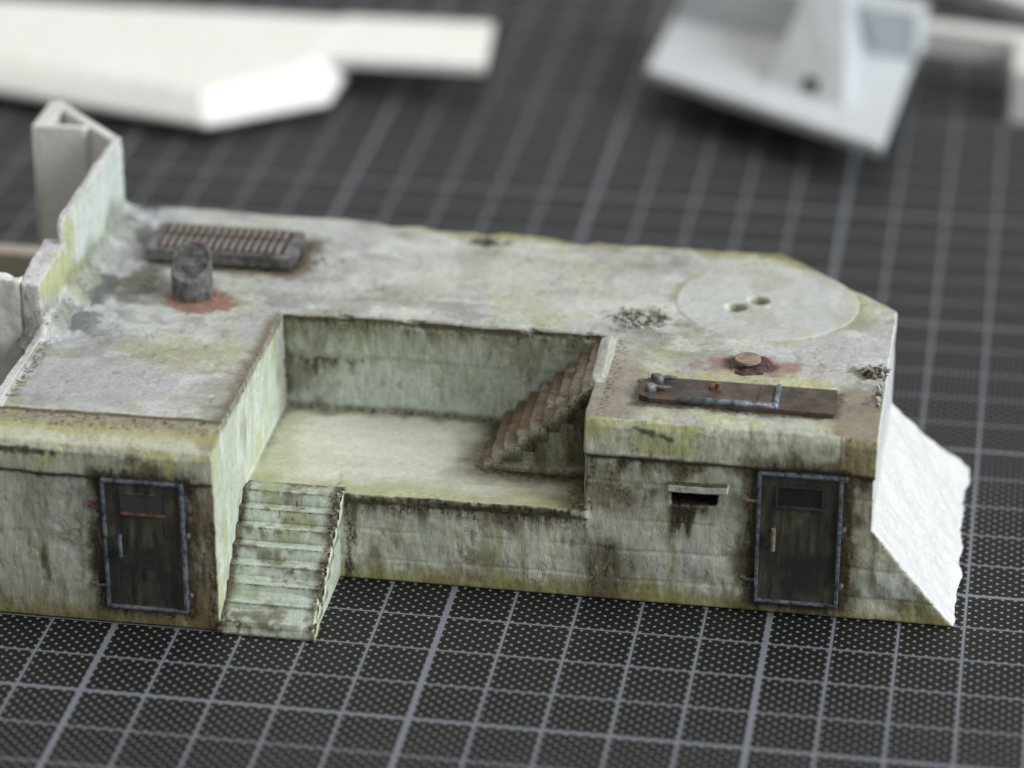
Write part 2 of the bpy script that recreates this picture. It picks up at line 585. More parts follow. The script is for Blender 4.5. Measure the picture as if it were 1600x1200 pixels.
def paint(V, n, zone=None):
    x, y, z = V[:, 0], V[:, 1], V[:, 2]
    nx, ny, nz = n[:, 0], n[:, 1], n[:, 2]
    f1 = fbm(V, 0.55, 4, 3.0)
    f2 = fbm(V, 1.3, 4, 51.0)
    f3 = fbm(V, 4.0, 4, 91.0)
    f4 = fbm(V, 12.0, 3, 191.0)
    up = sst(0.5, 0.8, nz)
    fr = sst(0.5, 0.8, -ny)
    sd = sst(0.5, 0.8, nx)
    sl = sst(0.5, 0.8, -nx)
    c = np.tile(srgb(180, 184, 172), (len(V), 1))
    c = lerp(c, srgb(186, 190, 184), sst(0.45, 0.65, f1))
    c = lerp(c, srgb(166, 168, 132), sst(0.50, 0.68, f2) * 0.7)
    # ---------------- upward faces: roof
    roof = up * sst(2.7, 3.0, z)
    r = lerp(c, srgb(180, 179, 184), sst(0.40, 0.60, f2) * 0.8)
    r = lerp(r, srgb(205, 209, 205), sst(0.46, 0.70, fbm(V, 0.9, 4, 7.0, (0.6, 1, 1))) * 0.8)
    r = lerp(r, srgb(172, 172, 126), sst(0.58, 0.72, fbm(V, 1.1, 4, 411.0)) * 0.6)
    r = lerp(r, srgb(126, 116, 100), sst(0.46, 0.74, fbm(V, 0.8, 5, 611.0, (0.6, 1.3, 1))) * 0.6)
    r = lerp(r, srgb(98, 96, 88), sst(0.56, 0.76, fbm(V, 1.9, 5, 655.0, (0.7, 1.2, 1))) * 0.45)
    r = lerp(r, srgb(214, 216, 216), sst(0.52, 0.74, fbm(V, 2.6, 4, 677.0, (0.7, 1.3, 1))) * 0.5)
    lil = sst(0.9, 0.3, np.hypot((x + 0.6) / 2.0, (y - 3.7) / 1.5) + (f3 - .5) * .5)
    r = lerp(r, srgb(170, 166, 174), lil * 0.8)
    yel = sst(0.9, 0.4, np.hypot((x - 0.5) / 1.5, (y - 5.0) / 0.9) + (f3 - .5) * .8)
    r = lerp(r, srgb(168, 166, 132), yel * 0.6)
    mid = sst(1.1, 0.3, np.hypot((x - 5.6) / 3.2, (y - 8.7) / 1.6) + (f2 - .5) * .9)
    r = lerp(r, srgb(192, 190, 184), mid * 0.55)
    # olive back rim and front-edge grime
    r = lerp(r, srgb(138, 134, 74), sst(10.05, 10.5, y + (f3 - .5) * .5) * 0.85 * sst(2.2, 4.5, x))
    cham = (x - 9.5) + (y - 10.5)
    r = lerp(r, srgb(130, 122, 66), sst(-0.65, -0.2, cham + (f3 - .5) * .5) * sst(11.0, 10.2, x) * 0.85)
    # dark crust along the pit's back edge and the roof's left shore
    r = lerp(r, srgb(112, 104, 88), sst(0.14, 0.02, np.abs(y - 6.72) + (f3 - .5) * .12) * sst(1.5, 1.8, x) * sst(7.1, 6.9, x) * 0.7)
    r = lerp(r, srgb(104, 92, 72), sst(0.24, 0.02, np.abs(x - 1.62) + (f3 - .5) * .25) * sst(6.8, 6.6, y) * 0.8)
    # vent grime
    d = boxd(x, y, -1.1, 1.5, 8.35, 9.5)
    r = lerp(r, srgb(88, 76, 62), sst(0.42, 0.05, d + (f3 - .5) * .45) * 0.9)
    # pipe: rust ring, dark grey patch behind it
    d = np.hypot((x - 0.12), (y - 7.05))
    r = lerp(r, srgb(84, 78, 74), sst(1.0, 0.3, np.hypot((x + 0.35), (y - 7.3)) + (f3 - .5) * .5) * 0.6)
    r = lerp(r, srgb(136, 92, 78), sst(0.60, 0.46, d + (f3 - .5) * .45 + (f4 - .5) * .2 - 0.14 * sst(0, .5, x) * sst(7.3, 7.0, y)) * 0.85)
    r = lerp(r, srgb(146, 104, 90), sst(0.16, 0.02, np.abs(y - 6.95 - .12 * (x - .5)) + (f3 - .5) * .3) * sst(0.3, 0.5, x) * sst(1.2, 0.8, x) * 0.7)
    # rusty cap
    d = np.hypot((x - 9.42) / 0.95, (y - 6.05) / 0.40)
    r = lerp(r, srgb(142, 100, 86), sst(1.10, 0.55, d + (f3 - .5) * .9 + (f4 - .5) * .4) * 0.75)
    d = np.hypot((x - 9.35) / 0.52, (y - 6.05) / 0.34)
    r = lerp(r, srgb(62, 48, 38), sst(1.0, 0.7, d + (f3 - .5) * .5) * 0.9)
    # disc: clean white plaster
    d = np.hypot(x - 9.4, y - 8.42)
    disc = sst(1.56, 1.46, d) * (z > 3.1)
    r = lerp(r, srgb(188, 190, 188), disc * (0.6 + 0.3 * sst(1.5, 0.9, d)))
    r = lerp(r, srgb(202, 204, 203), disc * sst(0.45, 0.62, f1) * 0.5)
    r = lerp(r, srgb(164, 163, 150), disc * sst(0.52, 0.70, fbm(V, 1.4, 4, 2211.0)) * 0.5)
    r = lerp(r, srgb(154, 152, 108), sst(0.12, 0.02, np.abs(d - 1.56)) * 0.5 * sst(0.48, 0.62, f2))
    # sandy strip and brown stain round the plate
    r = lerp(r, srgb(174, 170, 124), sst(0.5, 0.2, np.abs(y - 5.5) + (f3 - .5) * .5) * sst(7.2, 7.8, x) * sst(11.3, 10.9, x) * sst(0.3, 0.6, f3) * 0.7)
    r = lerp(r, srgb(176, 172, 120), sst(0.28, 0.1, np.abs(y - 4.12) + (f3 - .5) * .35) * sst(7.4, 7.9, x) * sst(0.35, 0.6, f3) * 0.6)
    r = lerp(r, srgb(122, 110, 92), sst(10.72, 10.92, x + (f3 - .5) * .25) * sst(5.7, 5.3, y + (f3 - .5) * .5) * 0.8)
    r = lerp(r, srgb(128, 116, 98), sst(7.95, 7.6, x + (f3 - .5) * .4) * sst(6.6, 5.6, y) * sst(6.9, 7.0, x) * 0.75)
    d = boxd(x, y, 7.75, 10.8, 4.45, 5.25)
    r = lerp(r, srgb(74, 64, 52), sst(0.16, 0.02, d + (f3 - .5) * .2) * 0.8)
    # broken spots
    for (cx, cy, rx, ry) in ((4.5, 10.1, 0.42, 0.2), (7.45, 7.5, 0.55, 0.45), (11.3, 6.1, 0.45, 0.28), (11.25, 5.0, .1, .1)):
        d = np.hypot((x - cx) / rx, (y - cy) / ry) + (f4 - .5) * 1.0
        r = lerp(r, srgb(92, 86, 74), sst(1.15, 0.55, d) * 0.85)
    # pale wash along the parapet foot
    d = x + 1.75 + (f2 - .5) * 1.2
    pw = sst(1.15, 0.3, d) * sst(4.6, 5.2, y)
    r = lerp(r, srgb(170, 174, 180), pw * 0.85)
    r = lerp(r, srgb(84, 86, 88), sst(0.46, 0.60, fbm(V, 1.9, 5, 717.0)) * pw * 0.85)
    r = lerp(r, srgb(76, 72, 66), sst(0.9, 0.3, np.hypot((x + 0.95) / 0.6, (y - 7.4) / 1.1) + (f3 - .5) * 1.3) * 0.7)
    cb_ = (x > 6.9) * (x < 7.2) * (y > 5.1) * (y < 6.7) * 1.0
    r = lerp(r, srgb(184, 185, 180), cb_ * sst(0.30, 0.5, f3) * 0.9)
    r = r * np.array([0.915, 0.925, 0.92])
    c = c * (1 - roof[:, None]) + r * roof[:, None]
    # ---------------- sloped cornice of the left block
    bv = (x < 1.75) * (y < 2.72) * (z > 2.9) * 1.0
    q = lerp(c, srgb(178, 178, 150), 0.75 * np.ones(len(V)))
    q = lerp(q, srgb(120, 112, 80), sst(0.50, 0.66, fbm(V, 2.2, 4, 2311.0, (.5, 1, 1))) * 0.7)
    q = lerp(q, srgb(150, 146, 92), sst(2.10, 2.32, y + (f2 - .5) * .25) * 0.75)
    q = lerp(q, srgb(140, 134, 120), sst(2.36, 2.52, y + (f3 - .5) * .1) * 0.8)
    q = lerp(q, srgb(64, 54, 42), sst(0.045, 0.015, np.abs(y - 2.67) + (f4 - .5) * .03) * 0.85)
    bv = bv * up
    c = c * (1 - bv[:, None]) + q * bv[:, None]
    # ---------------- terrace floor
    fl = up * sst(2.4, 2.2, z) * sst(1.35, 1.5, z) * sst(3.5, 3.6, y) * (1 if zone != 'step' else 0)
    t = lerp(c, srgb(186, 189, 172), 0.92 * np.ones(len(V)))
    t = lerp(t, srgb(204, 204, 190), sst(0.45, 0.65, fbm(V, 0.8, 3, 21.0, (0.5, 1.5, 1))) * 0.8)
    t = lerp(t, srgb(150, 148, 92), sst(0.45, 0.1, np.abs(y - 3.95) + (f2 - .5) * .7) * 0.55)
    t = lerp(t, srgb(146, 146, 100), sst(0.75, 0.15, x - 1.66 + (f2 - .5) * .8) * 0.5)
    t = lerp(t, srgb(70, 58, 38), sst(0.75, 0.0, boxd(x, y, 5.35, 7.2, 5.05, 7.0) + (f2 - .5) * .7) * 0.95)  # brown wash at the stair foot, deepened with painted shade
    t = lerp(t, srgb(80, 72, 46), sst(0.8, 0.1, 7.0 - x + (f2 - .5) * .6) * 0.85)  # soft shade of the right block painted into the floor
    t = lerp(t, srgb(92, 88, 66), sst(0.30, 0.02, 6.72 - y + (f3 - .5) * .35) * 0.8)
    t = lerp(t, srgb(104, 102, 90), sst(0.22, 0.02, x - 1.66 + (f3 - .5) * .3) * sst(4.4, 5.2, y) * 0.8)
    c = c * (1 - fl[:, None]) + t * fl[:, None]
    # ---------------- front-facing walls
    st1 = fbm(V, 6.0, 3, 301.0, (1.0, 1.0, 0.12))
    st2 = fbm(V, 2.5, 4, 331.0, (1.0, 1.0, 0.2))
    w = lerp(c, srgb(199, 201, 186), sst(0.36, 0.56, f2) * 0.9)
    w = lerp(w, srgb(150, 146, 110), sst(0.52, 0.70, st2) * 0.6)
    w = lerp(w, srgb(98, 86, 64), sst(0.58, 0.72, st1) * sst(0.42, 0.60, f1) * 0.6)
    w = lerp(w, srgb(150, 144, 84), sst(0.42, 0.10, z + (f2 - .5) * .6) * 0.8)
    w = lerp(w, srgb(122, 106, 70), sst(0.5, 0.7, fbm(V, 2.2, 4, 371.0)) * sst(1.2, 0.4, z) * 0.6)
    # cornice band lighter and yellow-green
    cb = sst(2.62, 2.68, z)
    w = lerp(w, srgb(182, 184, 160), cb * 0.65)
    w = lerp(w, srgb(168, 168, 108), cb * sst(0.46, 0.62, f2) * 0.7)
    # (see also the bevel of the left block below)
    # dark wash lining the cornice joint, runs below it
    lin = sst(0.07, 0.015, np.abs(z - 2.555 - 0.03 * (f2 - .5)) + (f4 - .5) * .05)
    w = lerp(w, srgb(58, 48, 36), lin * 0.85)
    run = sst(0.0, 0.05, 2.56 - z) * sst(0.5, 0.05, (2.56 - z) - (st1 - .45) * 0.9)
    w = lerp(w, srgb(76, 65, 47), run * sst(0.38, 0.54, f2) * sst(6.8, 7.2, np.where(x > 3, x, 8)) * 0.75)
    # door surrounds
    for (x0, x1, z0, z1, yd) in DOORS:
        d = boxd(x, z, x0, x1, z0, z1)
        near = sst(0.5, 0.3, np.abs(y - yd))
        w = lerp(w, srgb(84, 74, 54), sst(0.46, 0.03, d + (f3 - .5) * .8) * near * 0.85)
        w = lerp(w, srgb(26, 22, 18), sst(0.14, 0.03, d + (f4 - .5) * .10 + (f3 - .5) * .12) * near * 0.95)
    # tears below the firing slit
    sl_m = sst(0.0, 0.05, 1.82 - z) * sst(0.75, 0.2, (1.82 - z) - (st1 - .5) * 1.6) * sst(8.3, 8.42, x) * sst(9.2, 9.05, x) * (y < 4.3) * (x > 7)
    w = lerp(w, srgb(72, 68, 44), sl_m * 0.9)
    # grey smear and brown scour at the terrace / right block meeting
    sm = sst(0.8, 0.1, np.abs(x - 7.35) + (st1 - .5) * 1.0) * sst(1.3, 0.9, z) * (y < 4.3) * (x > 3)
    w = lerp(w, srgb(86, 80, 66), sm * 0.8)
    br = sst(1.0, 0.2, np.hypot((x - 7.5) / 0.7, (z - 2.0) / 0.6) + (f3 - .5) * 1.2) * (y < 4.3) * (x > 3)
    w = lerp(w, srgb(108, 90, 64), br * 0.75)
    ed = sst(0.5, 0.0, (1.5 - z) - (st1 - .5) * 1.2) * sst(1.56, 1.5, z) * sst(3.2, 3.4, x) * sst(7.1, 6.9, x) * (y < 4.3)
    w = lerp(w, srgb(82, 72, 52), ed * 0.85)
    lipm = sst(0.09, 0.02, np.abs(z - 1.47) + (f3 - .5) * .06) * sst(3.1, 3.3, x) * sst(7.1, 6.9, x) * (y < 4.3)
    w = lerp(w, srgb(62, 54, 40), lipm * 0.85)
    lf = sst(1.45, 1.49, z) * sst(1.62, 1.57, z + (f3 - .5) * .12) * sst(3.1, 3.3, x) * sst(7.1, 6.9, x) * (y < 4.3)
    w = lerp(w, srgb(104, 98, 72), lf * sst(0.38, 0.55, f3) * 0.85)
    # pit back wall: olive top runs, pale foot
    pb = (y > 6.0) * (y < 7.4) * (x > 1.5) * (x < 7.2)
    top = sst(0.75, 0.0, (3.2 - z) - (fbm(V, 4.0, 4, 305.0, (1, 1, .3)) - .5) * 1.5) * pb
    w = lerp(w, srgb(164, 174, 164), 0.75 * pb * np.ones(len(V)))
    w = lerp(w, srgb(186, 193, 188), sst(2.4, 1.9, z + (st2 - .5) * .9) * pb * 0.75)
    w = lerp(w, srgb(122, 122, 96), top * 0.75)
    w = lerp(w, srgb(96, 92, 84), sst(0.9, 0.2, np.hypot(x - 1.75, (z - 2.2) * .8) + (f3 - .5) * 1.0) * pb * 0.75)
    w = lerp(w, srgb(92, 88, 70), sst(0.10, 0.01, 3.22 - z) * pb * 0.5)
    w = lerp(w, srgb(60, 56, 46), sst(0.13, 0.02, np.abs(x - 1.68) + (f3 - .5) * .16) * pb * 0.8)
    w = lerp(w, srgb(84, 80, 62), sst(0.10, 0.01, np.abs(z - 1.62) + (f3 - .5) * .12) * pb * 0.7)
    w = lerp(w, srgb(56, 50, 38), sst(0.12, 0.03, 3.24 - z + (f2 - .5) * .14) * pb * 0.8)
    # left house: stained plaster, long scar and hairline marks
    lh = (x < 1.7) * (y < 3.0)
    d = np.hypot((x + 1.35) / 0.62, (z - 2.93) / 0.075) + (f4 - .5) * 1.7
    w = lerp(w, srgb(66, 52, 36), sst(1.2, 0.6, d) * lh * 0.9)
    d = np.hypot((x + 1.05) / 0.08, (z - 1.02) / 0.32) + (f4 - .5) * 1.5
    w = lerp(w, srgb(80, 66, 44), sst(1.2, 0.6, d) * lh * 0.8)
    w = lerp(w, srgb(150, 156, 146), sst(1.1, 0.5, np.hypot((x + 0.9) / 0.8, (z - 1.9) / 0.7) + (f3 - .5) * .9) * lh * 0.6)
    w = lerp(w, srgb(112, 98, 68), sst(0.60, 0.10, 1.7 - x + (st1 - .5) * .5) * lh * sst(2.55, 2.45, z) * 0.75)
    w = lerp(w, srgb(58, 50, 36), sst(0.55, 0.62, fbm(V, 9.0, 2, 1811.0, (1, 1, .08))) * sst(0.45, 0.35, 1.7 - x) * lh * sst(2.5, 2.4, z) * 0.7)
    w = lerp(w, srgb(120, 108, 78), sst(0.9, 0.3, z + (st1 - .5) * 1.2) * lh * 0.5)
    # scratched dark marks on the right cornice
    for (cx, cz, a, b_) in ((8.0, 3.02, .25, .05), (8.35, 2.93, .14, .04)):
        d = np.hypot((x - cx) / a, (z - cz + 0.25 * (x - cx)) / b_) + (f4 - .5) * 1.6
        w = lerp(w, srgb(62, 58, 48), sst(1.1, 0.6, d) * (y < 4.2) * (x > 7) * 0.85)
    # brown end bay of the right cornice, vertical crack
    w = lerp(w, srgb(136, 126, 84), sst(10.95, 11.05, x + (f3 - .5) * .06) * (z > 2.56) * (y < 4.3) * 0.8)
    ck = np.abs(x - 11.16 - 0.05 * (fbm(V, 3.0, 3, 611.0) - .5))
    w = lerp(w, srgb(44, 38, 28), sst(0.035, 0.012, ck) * (z < 2.5) * (z > .3) * (y < 4.3) * 0.8)
    ck = np.abs(x - 10.98 - 0.10 * (fbm(V, 3.0, 3, 641.0) - .5))
    w = lerp(w, srgb(96, 78, 44), sst(0.03, 0.01, ck) * (z > 2.56) * (z < 3.2) * (y < 4.3) * 0.8)
    c = c * (1 - fr[:, None]) + w * fr[:, None]
    # ---------------- faces looking right (+x): pale mint, brushed downwards
    st3 = fbm(V, 5.0, 3, 801.0, (1, 1, 0.15))
    e = lerp(c, srgb(192, 200, 180), 0.9 * np.ones(len(V)))
    e = lerp(e, srgb(212, 218, 210), sst(0.45, 0.66, st3) * 0.7)
    e = lerp(e, srgb(176, 184, 136), sst(0.54, 0.70, fbm(V, 1.5, 3, 831.0, (1, 1, .4))) * 0.6)
    e = lerp(e, srgb(120, 116, 96), sst(0.60, 0.72, st3) * sst(0.5, 0.65, f1) * 0.6)
    e = lerp(e, srgb(106, 96, 76), sst(0.16, 0.02, 3.24 - z + (f3 - .5) * .16) * 0.6 * (y < 6.7) * (x < 2.5))
    e = lerp(e, srgb(118, 116, 108), sst(0.4, 0.0, boxd(y, z, 6.4, 7.0, 1.0, 3.4) + (f3 - .5) * .4) * (x < 2.5) * (y < 7) * 0.5)
    pp = (x < -1.4) * (z > 3.2)
    e = lerp(e, srgb(206, 212, 214), pp * 0.6 * np.ones(len(V)))
    e = lerp(e, srgb(178, 184, 126), sst(0.52, 0.62, fbm(V, 1.2, 3, 871.0)) * pp * 0.75)
    e = lerp(e, srgb(124, 128, 116), sst(3.95, 3.4, z + (f2 - .5) * .9) * pp * 0.8)
    c = c * (1 - sd[:, None]) + e * sd[:, None]
    par = (x < -1.82) * (z > 3.28) * 1.0
    pq = lerp(c, srgb(198, 197, 200), 0.9 * np.ones(len(V)))
    pq = lerp(pq, srgb(160, 160, 150), sst(0.55, 0.68, f3) * 0.5)
    par = par * (1 - sd)
    c = c * (1 - par[:, None]) + pq * par[:, None]
    cu = (x > 6.8) * (x < 7.5) * (z > 3.15) * sd
    c = lerp(c, srgb(150, 150, 142), cu * 0.8)
    # ---------------- faces looking left
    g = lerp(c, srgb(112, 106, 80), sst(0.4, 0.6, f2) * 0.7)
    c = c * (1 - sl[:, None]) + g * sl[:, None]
    if zone == 'step':
        s = lerp(c, srgb(168, 178, 168), 0.8 * np.ones(len(V)))
        s = lerp(s, srgb(128, 130, 82), sst(0.50, 0.66, fbm(V, 2.4, 4, 901.0)) * 0.6)
        s = lerp(s, srgb(86, 82, 58), sst(0.58, 0.70, fbm(V, 3.4, 4, 931.0, (.6, 1, 1))) * 0.75)
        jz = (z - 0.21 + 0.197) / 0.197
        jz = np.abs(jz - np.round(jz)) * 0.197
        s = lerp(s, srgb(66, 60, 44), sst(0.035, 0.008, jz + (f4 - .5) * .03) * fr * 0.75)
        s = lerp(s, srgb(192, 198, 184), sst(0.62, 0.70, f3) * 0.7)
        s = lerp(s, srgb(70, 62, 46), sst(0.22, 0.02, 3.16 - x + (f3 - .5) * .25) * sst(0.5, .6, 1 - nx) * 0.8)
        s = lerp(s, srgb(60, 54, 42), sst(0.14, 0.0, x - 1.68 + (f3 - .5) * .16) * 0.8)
        keep = sd * (x > 3.05)
        c = c * keep[:, None] + s * (1 - keep[:, None])
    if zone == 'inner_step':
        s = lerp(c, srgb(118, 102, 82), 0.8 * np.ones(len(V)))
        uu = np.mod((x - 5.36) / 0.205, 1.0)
        s = lerp(s, srgb(58, 50, 38), sst(0.35, 0.85, uu + (f3 - .5) * .3) * 0.7)  # shadow of the next step painted onto the back of each tread
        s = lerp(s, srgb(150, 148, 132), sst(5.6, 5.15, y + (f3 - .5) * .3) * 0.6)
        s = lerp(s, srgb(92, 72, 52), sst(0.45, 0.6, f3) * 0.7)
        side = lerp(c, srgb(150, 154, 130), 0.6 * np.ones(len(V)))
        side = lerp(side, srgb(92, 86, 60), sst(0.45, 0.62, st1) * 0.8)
        side = lerp(side, srgb(70, 62, 44), sst(0.9, 0.1, 7.05 - x + (f2 - .5) * .5) * 0.85)  # shading towards the right block, painted into the stair side
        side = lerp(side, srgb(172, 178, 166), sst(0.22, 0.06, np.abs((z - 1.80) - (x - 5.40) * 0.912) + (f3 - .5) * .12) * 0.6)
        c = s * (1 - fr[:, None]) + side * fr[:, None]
    slit_shade = (x > 8.33) * (x < 9.15) * (z > 1.76) * (z < 2.09) * (y > 4.02) * (y < 5.5) * 1.0
    c = lerp(c, srgb(22, 20, 18), slit_shade)  # unlit hollow behind the slit, its shade painted black
    # ---------------- unpainted white end
    wh = sst(11.43, 11.49, x + (f4 - .5) * .03) * sst(0.25, 0.45, np.maximum(nx, 0) + 0.4 * sst(11.6, 11.7, x) * (ny > -.5))
    c = lerp(c, (0.635, 0.635, 0.625), wh)
    am = 0.9 - 0.35 * roof - 0.25 * roof * disc - 0.65 * fl - 0.45 * sd
    if zone == 'step':
        am = 0.6 * np.ones(len(V))
    am = np.clip(am * (1 - 0.85 * wh), 0.05, 1)
    # where the modeller's dark wash was left standing, and some shade painted in
    G = np.zeros(len(V))

    def add(mask, k):
        np.maximum(G, mask * k, out=G)
    low = (y < 4.3) * (x > 3)
    add(run * fr * sst(0.30, 0.55, f2) * sst(6.8, 7.2, np.where(x > 3, x, 8)), 0.62)
    add(sst(0.05, 0.0, np.abs(z - 2.55)) * fr * (y < 4.3), 0.75)
    for (x0, x1, z0, z1, yd) in DOORS:
        d = boxd(x, z, x0, x1, z0, z1)
        add(sst(0.40, 0.02, d) * (np.abs(y - yd) < .4) * fr, 0.66)
    add(sl_m * fr, 0.75)
    add(sm * fr, 0.47)
    add(br * fr, 0.42)
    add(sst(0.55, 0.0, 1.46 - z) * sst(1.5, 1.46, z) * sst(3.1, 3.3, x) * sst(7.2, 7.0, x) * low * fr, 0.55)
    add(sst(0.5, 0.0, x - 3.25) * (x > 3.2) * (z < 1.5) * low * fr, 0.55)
    add(lf * fr, 0.55)
    add(sst(0.45, 0.0, np.abs(x - 7.12)) * (z > 1.6) * (z < 2.55) * low * fr, 0.45)
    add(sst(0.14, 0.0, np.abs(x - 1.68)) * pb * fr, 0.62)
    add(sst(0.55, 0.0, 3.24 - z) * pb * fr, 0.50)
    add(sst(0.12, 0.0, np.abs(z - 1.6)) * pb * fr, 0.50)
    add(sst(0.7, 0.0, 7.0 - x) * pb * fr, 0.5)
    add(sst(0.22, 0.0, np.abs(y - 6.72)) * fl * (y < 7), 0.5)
    add(sst(0.55, 0.05, boxd(x, y, 5.35, 7.2, 5.05, 7.0)) * fl, 0.6)  # stair-foot wash together with painted shade
    add(sst(0.55, 0.05, 7.0 - x) * fl, 0.62)  # painted shade of the right block again
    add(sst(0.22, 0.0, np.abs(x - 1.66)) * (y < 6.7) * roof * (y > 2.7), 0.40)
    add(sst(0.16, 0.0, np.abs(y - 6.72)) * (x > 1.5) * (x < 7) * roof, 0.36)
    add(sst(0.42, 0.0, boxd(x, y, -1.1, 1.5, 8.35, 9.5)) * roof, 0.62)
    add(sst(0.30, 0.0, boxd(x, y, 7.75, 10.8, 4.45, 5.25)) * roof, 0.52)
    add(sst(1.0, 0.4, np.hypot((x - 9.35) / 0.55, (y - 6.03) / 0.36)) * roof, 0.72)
    add(sst(1.0, 0.2, np.hypot((x - 7.45) / 0.65, (y - 7.45) / 0.5)) * roof, 0.62)
    add(sst(1.0, 0.2, np.hypot((x - 11.3) / 0.5, (y - 6.1) / 0.32)) * roof, 0.65)
    add(sst(1.0, 0.2, np.hypot((x - 4.5) / 0.5, (y - 10.1) / 0.22)) * roof, 0.72)
    add(sst(1.1, 0.2, np.hypot((x + 0.9) / 0.7, (y - 7.5) / 1.2)) * roof, 0.48)
    add(sst(0.5, 0.0, x - 7.2) * sst(6.9, 6.5, y) * roof * (x > 7.2), 0.46)
    add(sst(0.3, 0.0, x + 1.8) * (x > -1.86) * (z < 3.5) * (y > 3) * roof, 0.45)
    add(sst(0.62, 0.1, 1.7 - x) * lh * fr * sst(2.55, 2.45, z), 0.44)
    add(sst(0.5, 0.0, z) * lh * fr, 0.34)
    add(sst(10.9, 11.05, x) * (z > 2.56) * (y < 4.3) * fr, 0.36)
    add(sst(0.30, 0.0, 3.24 - z) * sd * (y < 6.7) * (x < 2.5) * (x > 1), 0.42)
    add(sst(0.35, 0.0, 6.72 - y) * sd * (x < 2.5) * (x > 1) * (y < 7), 0.42)
    add(0.36 * up * (x < 1.75) * (y > 2.35) * (y < 2.72) * (z > 2.9), 1.0)
    if zone == 'step':
        G[:] = 0
        add(sst(0.06, 0.0, jz) * fr, 0.62)
        add(sst(0.25, 0.0, 3.17 - x) * (1 - sd), 0.55)
        add(sst(0.16, 0.0, x - 1.68) * (1 - sd), 0.62)
        add(sst(0.50, 0.62, fbm(V, 2.0, 3, 2901.0)) * (1 - sd), 0.42)
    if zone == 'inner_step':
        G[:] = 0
        add(sst(0.3, 0.9, uu) * up, 0.5)  # painted step shadow, darker towards the riser
        add(sst(1.3, 0.0, 7.05 - x) * fr, 0.62)  # painted shading on the side towards the right block
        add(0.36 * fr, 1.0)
    add(sst(4.4, 3.3, z) * pp * sd, 0.40)
    G *= (1 - wh)
    return np.concatenate([np.clip(c, 0.01, 0.9), am[:, None], G[:, None]], 1)


def painted_part(name, V, F, parent, zone=None, amp=1.0, label=None):
    n, _ = vnormals(V, F)
    W = rough(V, n, amp)
    col = paint(V, n, zone)
    o = obj_np(name, W, F, M['paint'], parent, True, col)
    if label:
        o['label'] = label
    return o


def subset(V, F, mask):
    f = F[mask]
    u, inv = np.unique(f.ravel(), return_inverse=True)
    return u, inv.reshape(f.shape)


# ------------------------------------------------------------------ the surface: cutting mat
bm = bmesh.new()
box(bm, -70, 80, -35, 110, -0.3, 0.0)
mat_o = obj_bm('cutting_mat', bm, M['mat'])
tag(mat_o, 'black cutting mat printed with grey centimetre squares and dots', 'cutting mat', kind='structure')

# ------------------------------------------------------------------ the bunker
bunker = empty('model_bunker', (5.0, 6.5, 0))
tag(bunker, 'weathered grey-green miniature bunker with two dark doors and a stepped terrace', 'model bunker')

VS = 0.03
RZ = 3.25
bm = bmesh.new()
# left block with sloped cornice
prism(bm, [(2.0, 0), (2.0, 2.55), (1.94, 2.58), (1.95, 2.98), (2.02, 3.09), (2.2, 3.16), (2.62, 3.24), (2.66, RZ + .03), (10.64, RZ), (10.64, 0)], 'x', -2.03, 1.66)
# back mass with chamfered corner
prism(bm, [(-2.03, 6.72), (11.52, 6.72), (11.54, 8.4), (10.5, 9.45), (9.5, 10.48), (7.6, 10.46), (5.7, 10.56), (3.1, 10.62), (-1.4, 10.7), (-2.03, 10.7)], 'z', 0, RZ)
# right block and its cornice
box(bm, 7.05, 11.5, 3.94, 7.0, 0, 1.80)                    # built round the firing slit
box(bm, 7.05, 11.5, 3.94, 7.0, 2.055, 2.7)
box(bm, 7.05, 8.38, 3.94, 7.0, 1.7, 2.2)
box(bm, 9.10, 11.5, 3.94, 7.0, 1.7, 2.2)
box(bm, 8.2, 9.3, 5.2, 7.0, 1.7, 2.2)
prism(bm, [(3.94, 2.5), (3.88, 2.58), (3.90, 3.05), (3.95, 3.17), (4.08, 3.24), (7.0, RZ), (7.0, 2.5)], 'x', 7.03, 11.53)
# terrace and its lip
box(bm, 1.5, 7.2, 3.95, 7.0, 0, 1.58)
box(bm, 3.1, 7.1, 3.88, 4.5, 1.46, 1.6)
# sloped footing on the right
A = [(11.3, 3.94, 0), (11.3, 3.94, 1.62), (11.5, 3.94, 1.62), (12.84, 3.94, 0.03), (12.84, 3.94, 0),
     (11.3, 8.3, 0), (11.3, 8.3, 1.62), (11.53, 8.4, 1.62), (12.84, 9.2, 0.03), (12.84, 9.2, 0)]
hull(bm, A)
# parapet stumps along the left edge
hull(bm, [(-2.0, 6.42, 3), (-1.84, 6.5, 3), (-2.0, 6.42, 4.62), (-1.9, 6.44, 4.7), (-1.98, 6.6, 4.8), (-1.86, 6.6, 4.8), (-2.0, 9.98, 3), (-1.84, 9.98, 3), (-1.98, 9.98, 4.82), (-1.86, 9.98, 4.82)])
hull(bm, [(-2.27, 5.28, 3), (-1.9, 5.28, 3), (-2.27, 5.28, 4.14), (-1.93, 5.28, 4.12), (-2.27, 6.6, 3), (-1.86, 6.6, 3), (-2.27, 6.6, 4.38), (-1.88, 6.6, 4.36)])
box(bm, -2.03, -1.88, 2.7, 5.5, 3.1, 3.33)
# plaster fillets at the parapet foot
for k in range(26):
    yk = 5.2 + k * 0.19
    rk = 0.20 + 0.05 * math.sin(k * 1.3) + 0.04 * math.sin(k * 0.37) + 0.06 * min(1, k / 8)
    cyl(bm, (-1.90, yk), rk * 1.9, 3.1, 3.24 + rk * 1.2, 18, 'z', rk * 0.25)
hull(bm, [(-1.9, 9.4, 3.1), (-1.9, 10.4, 3.1), (-1.9, 9.6, 3.5), (-1.35, 9.7, 3.27), (-1.35, 10.3, 3.27), (-1.6, 10.4, 3.36)])
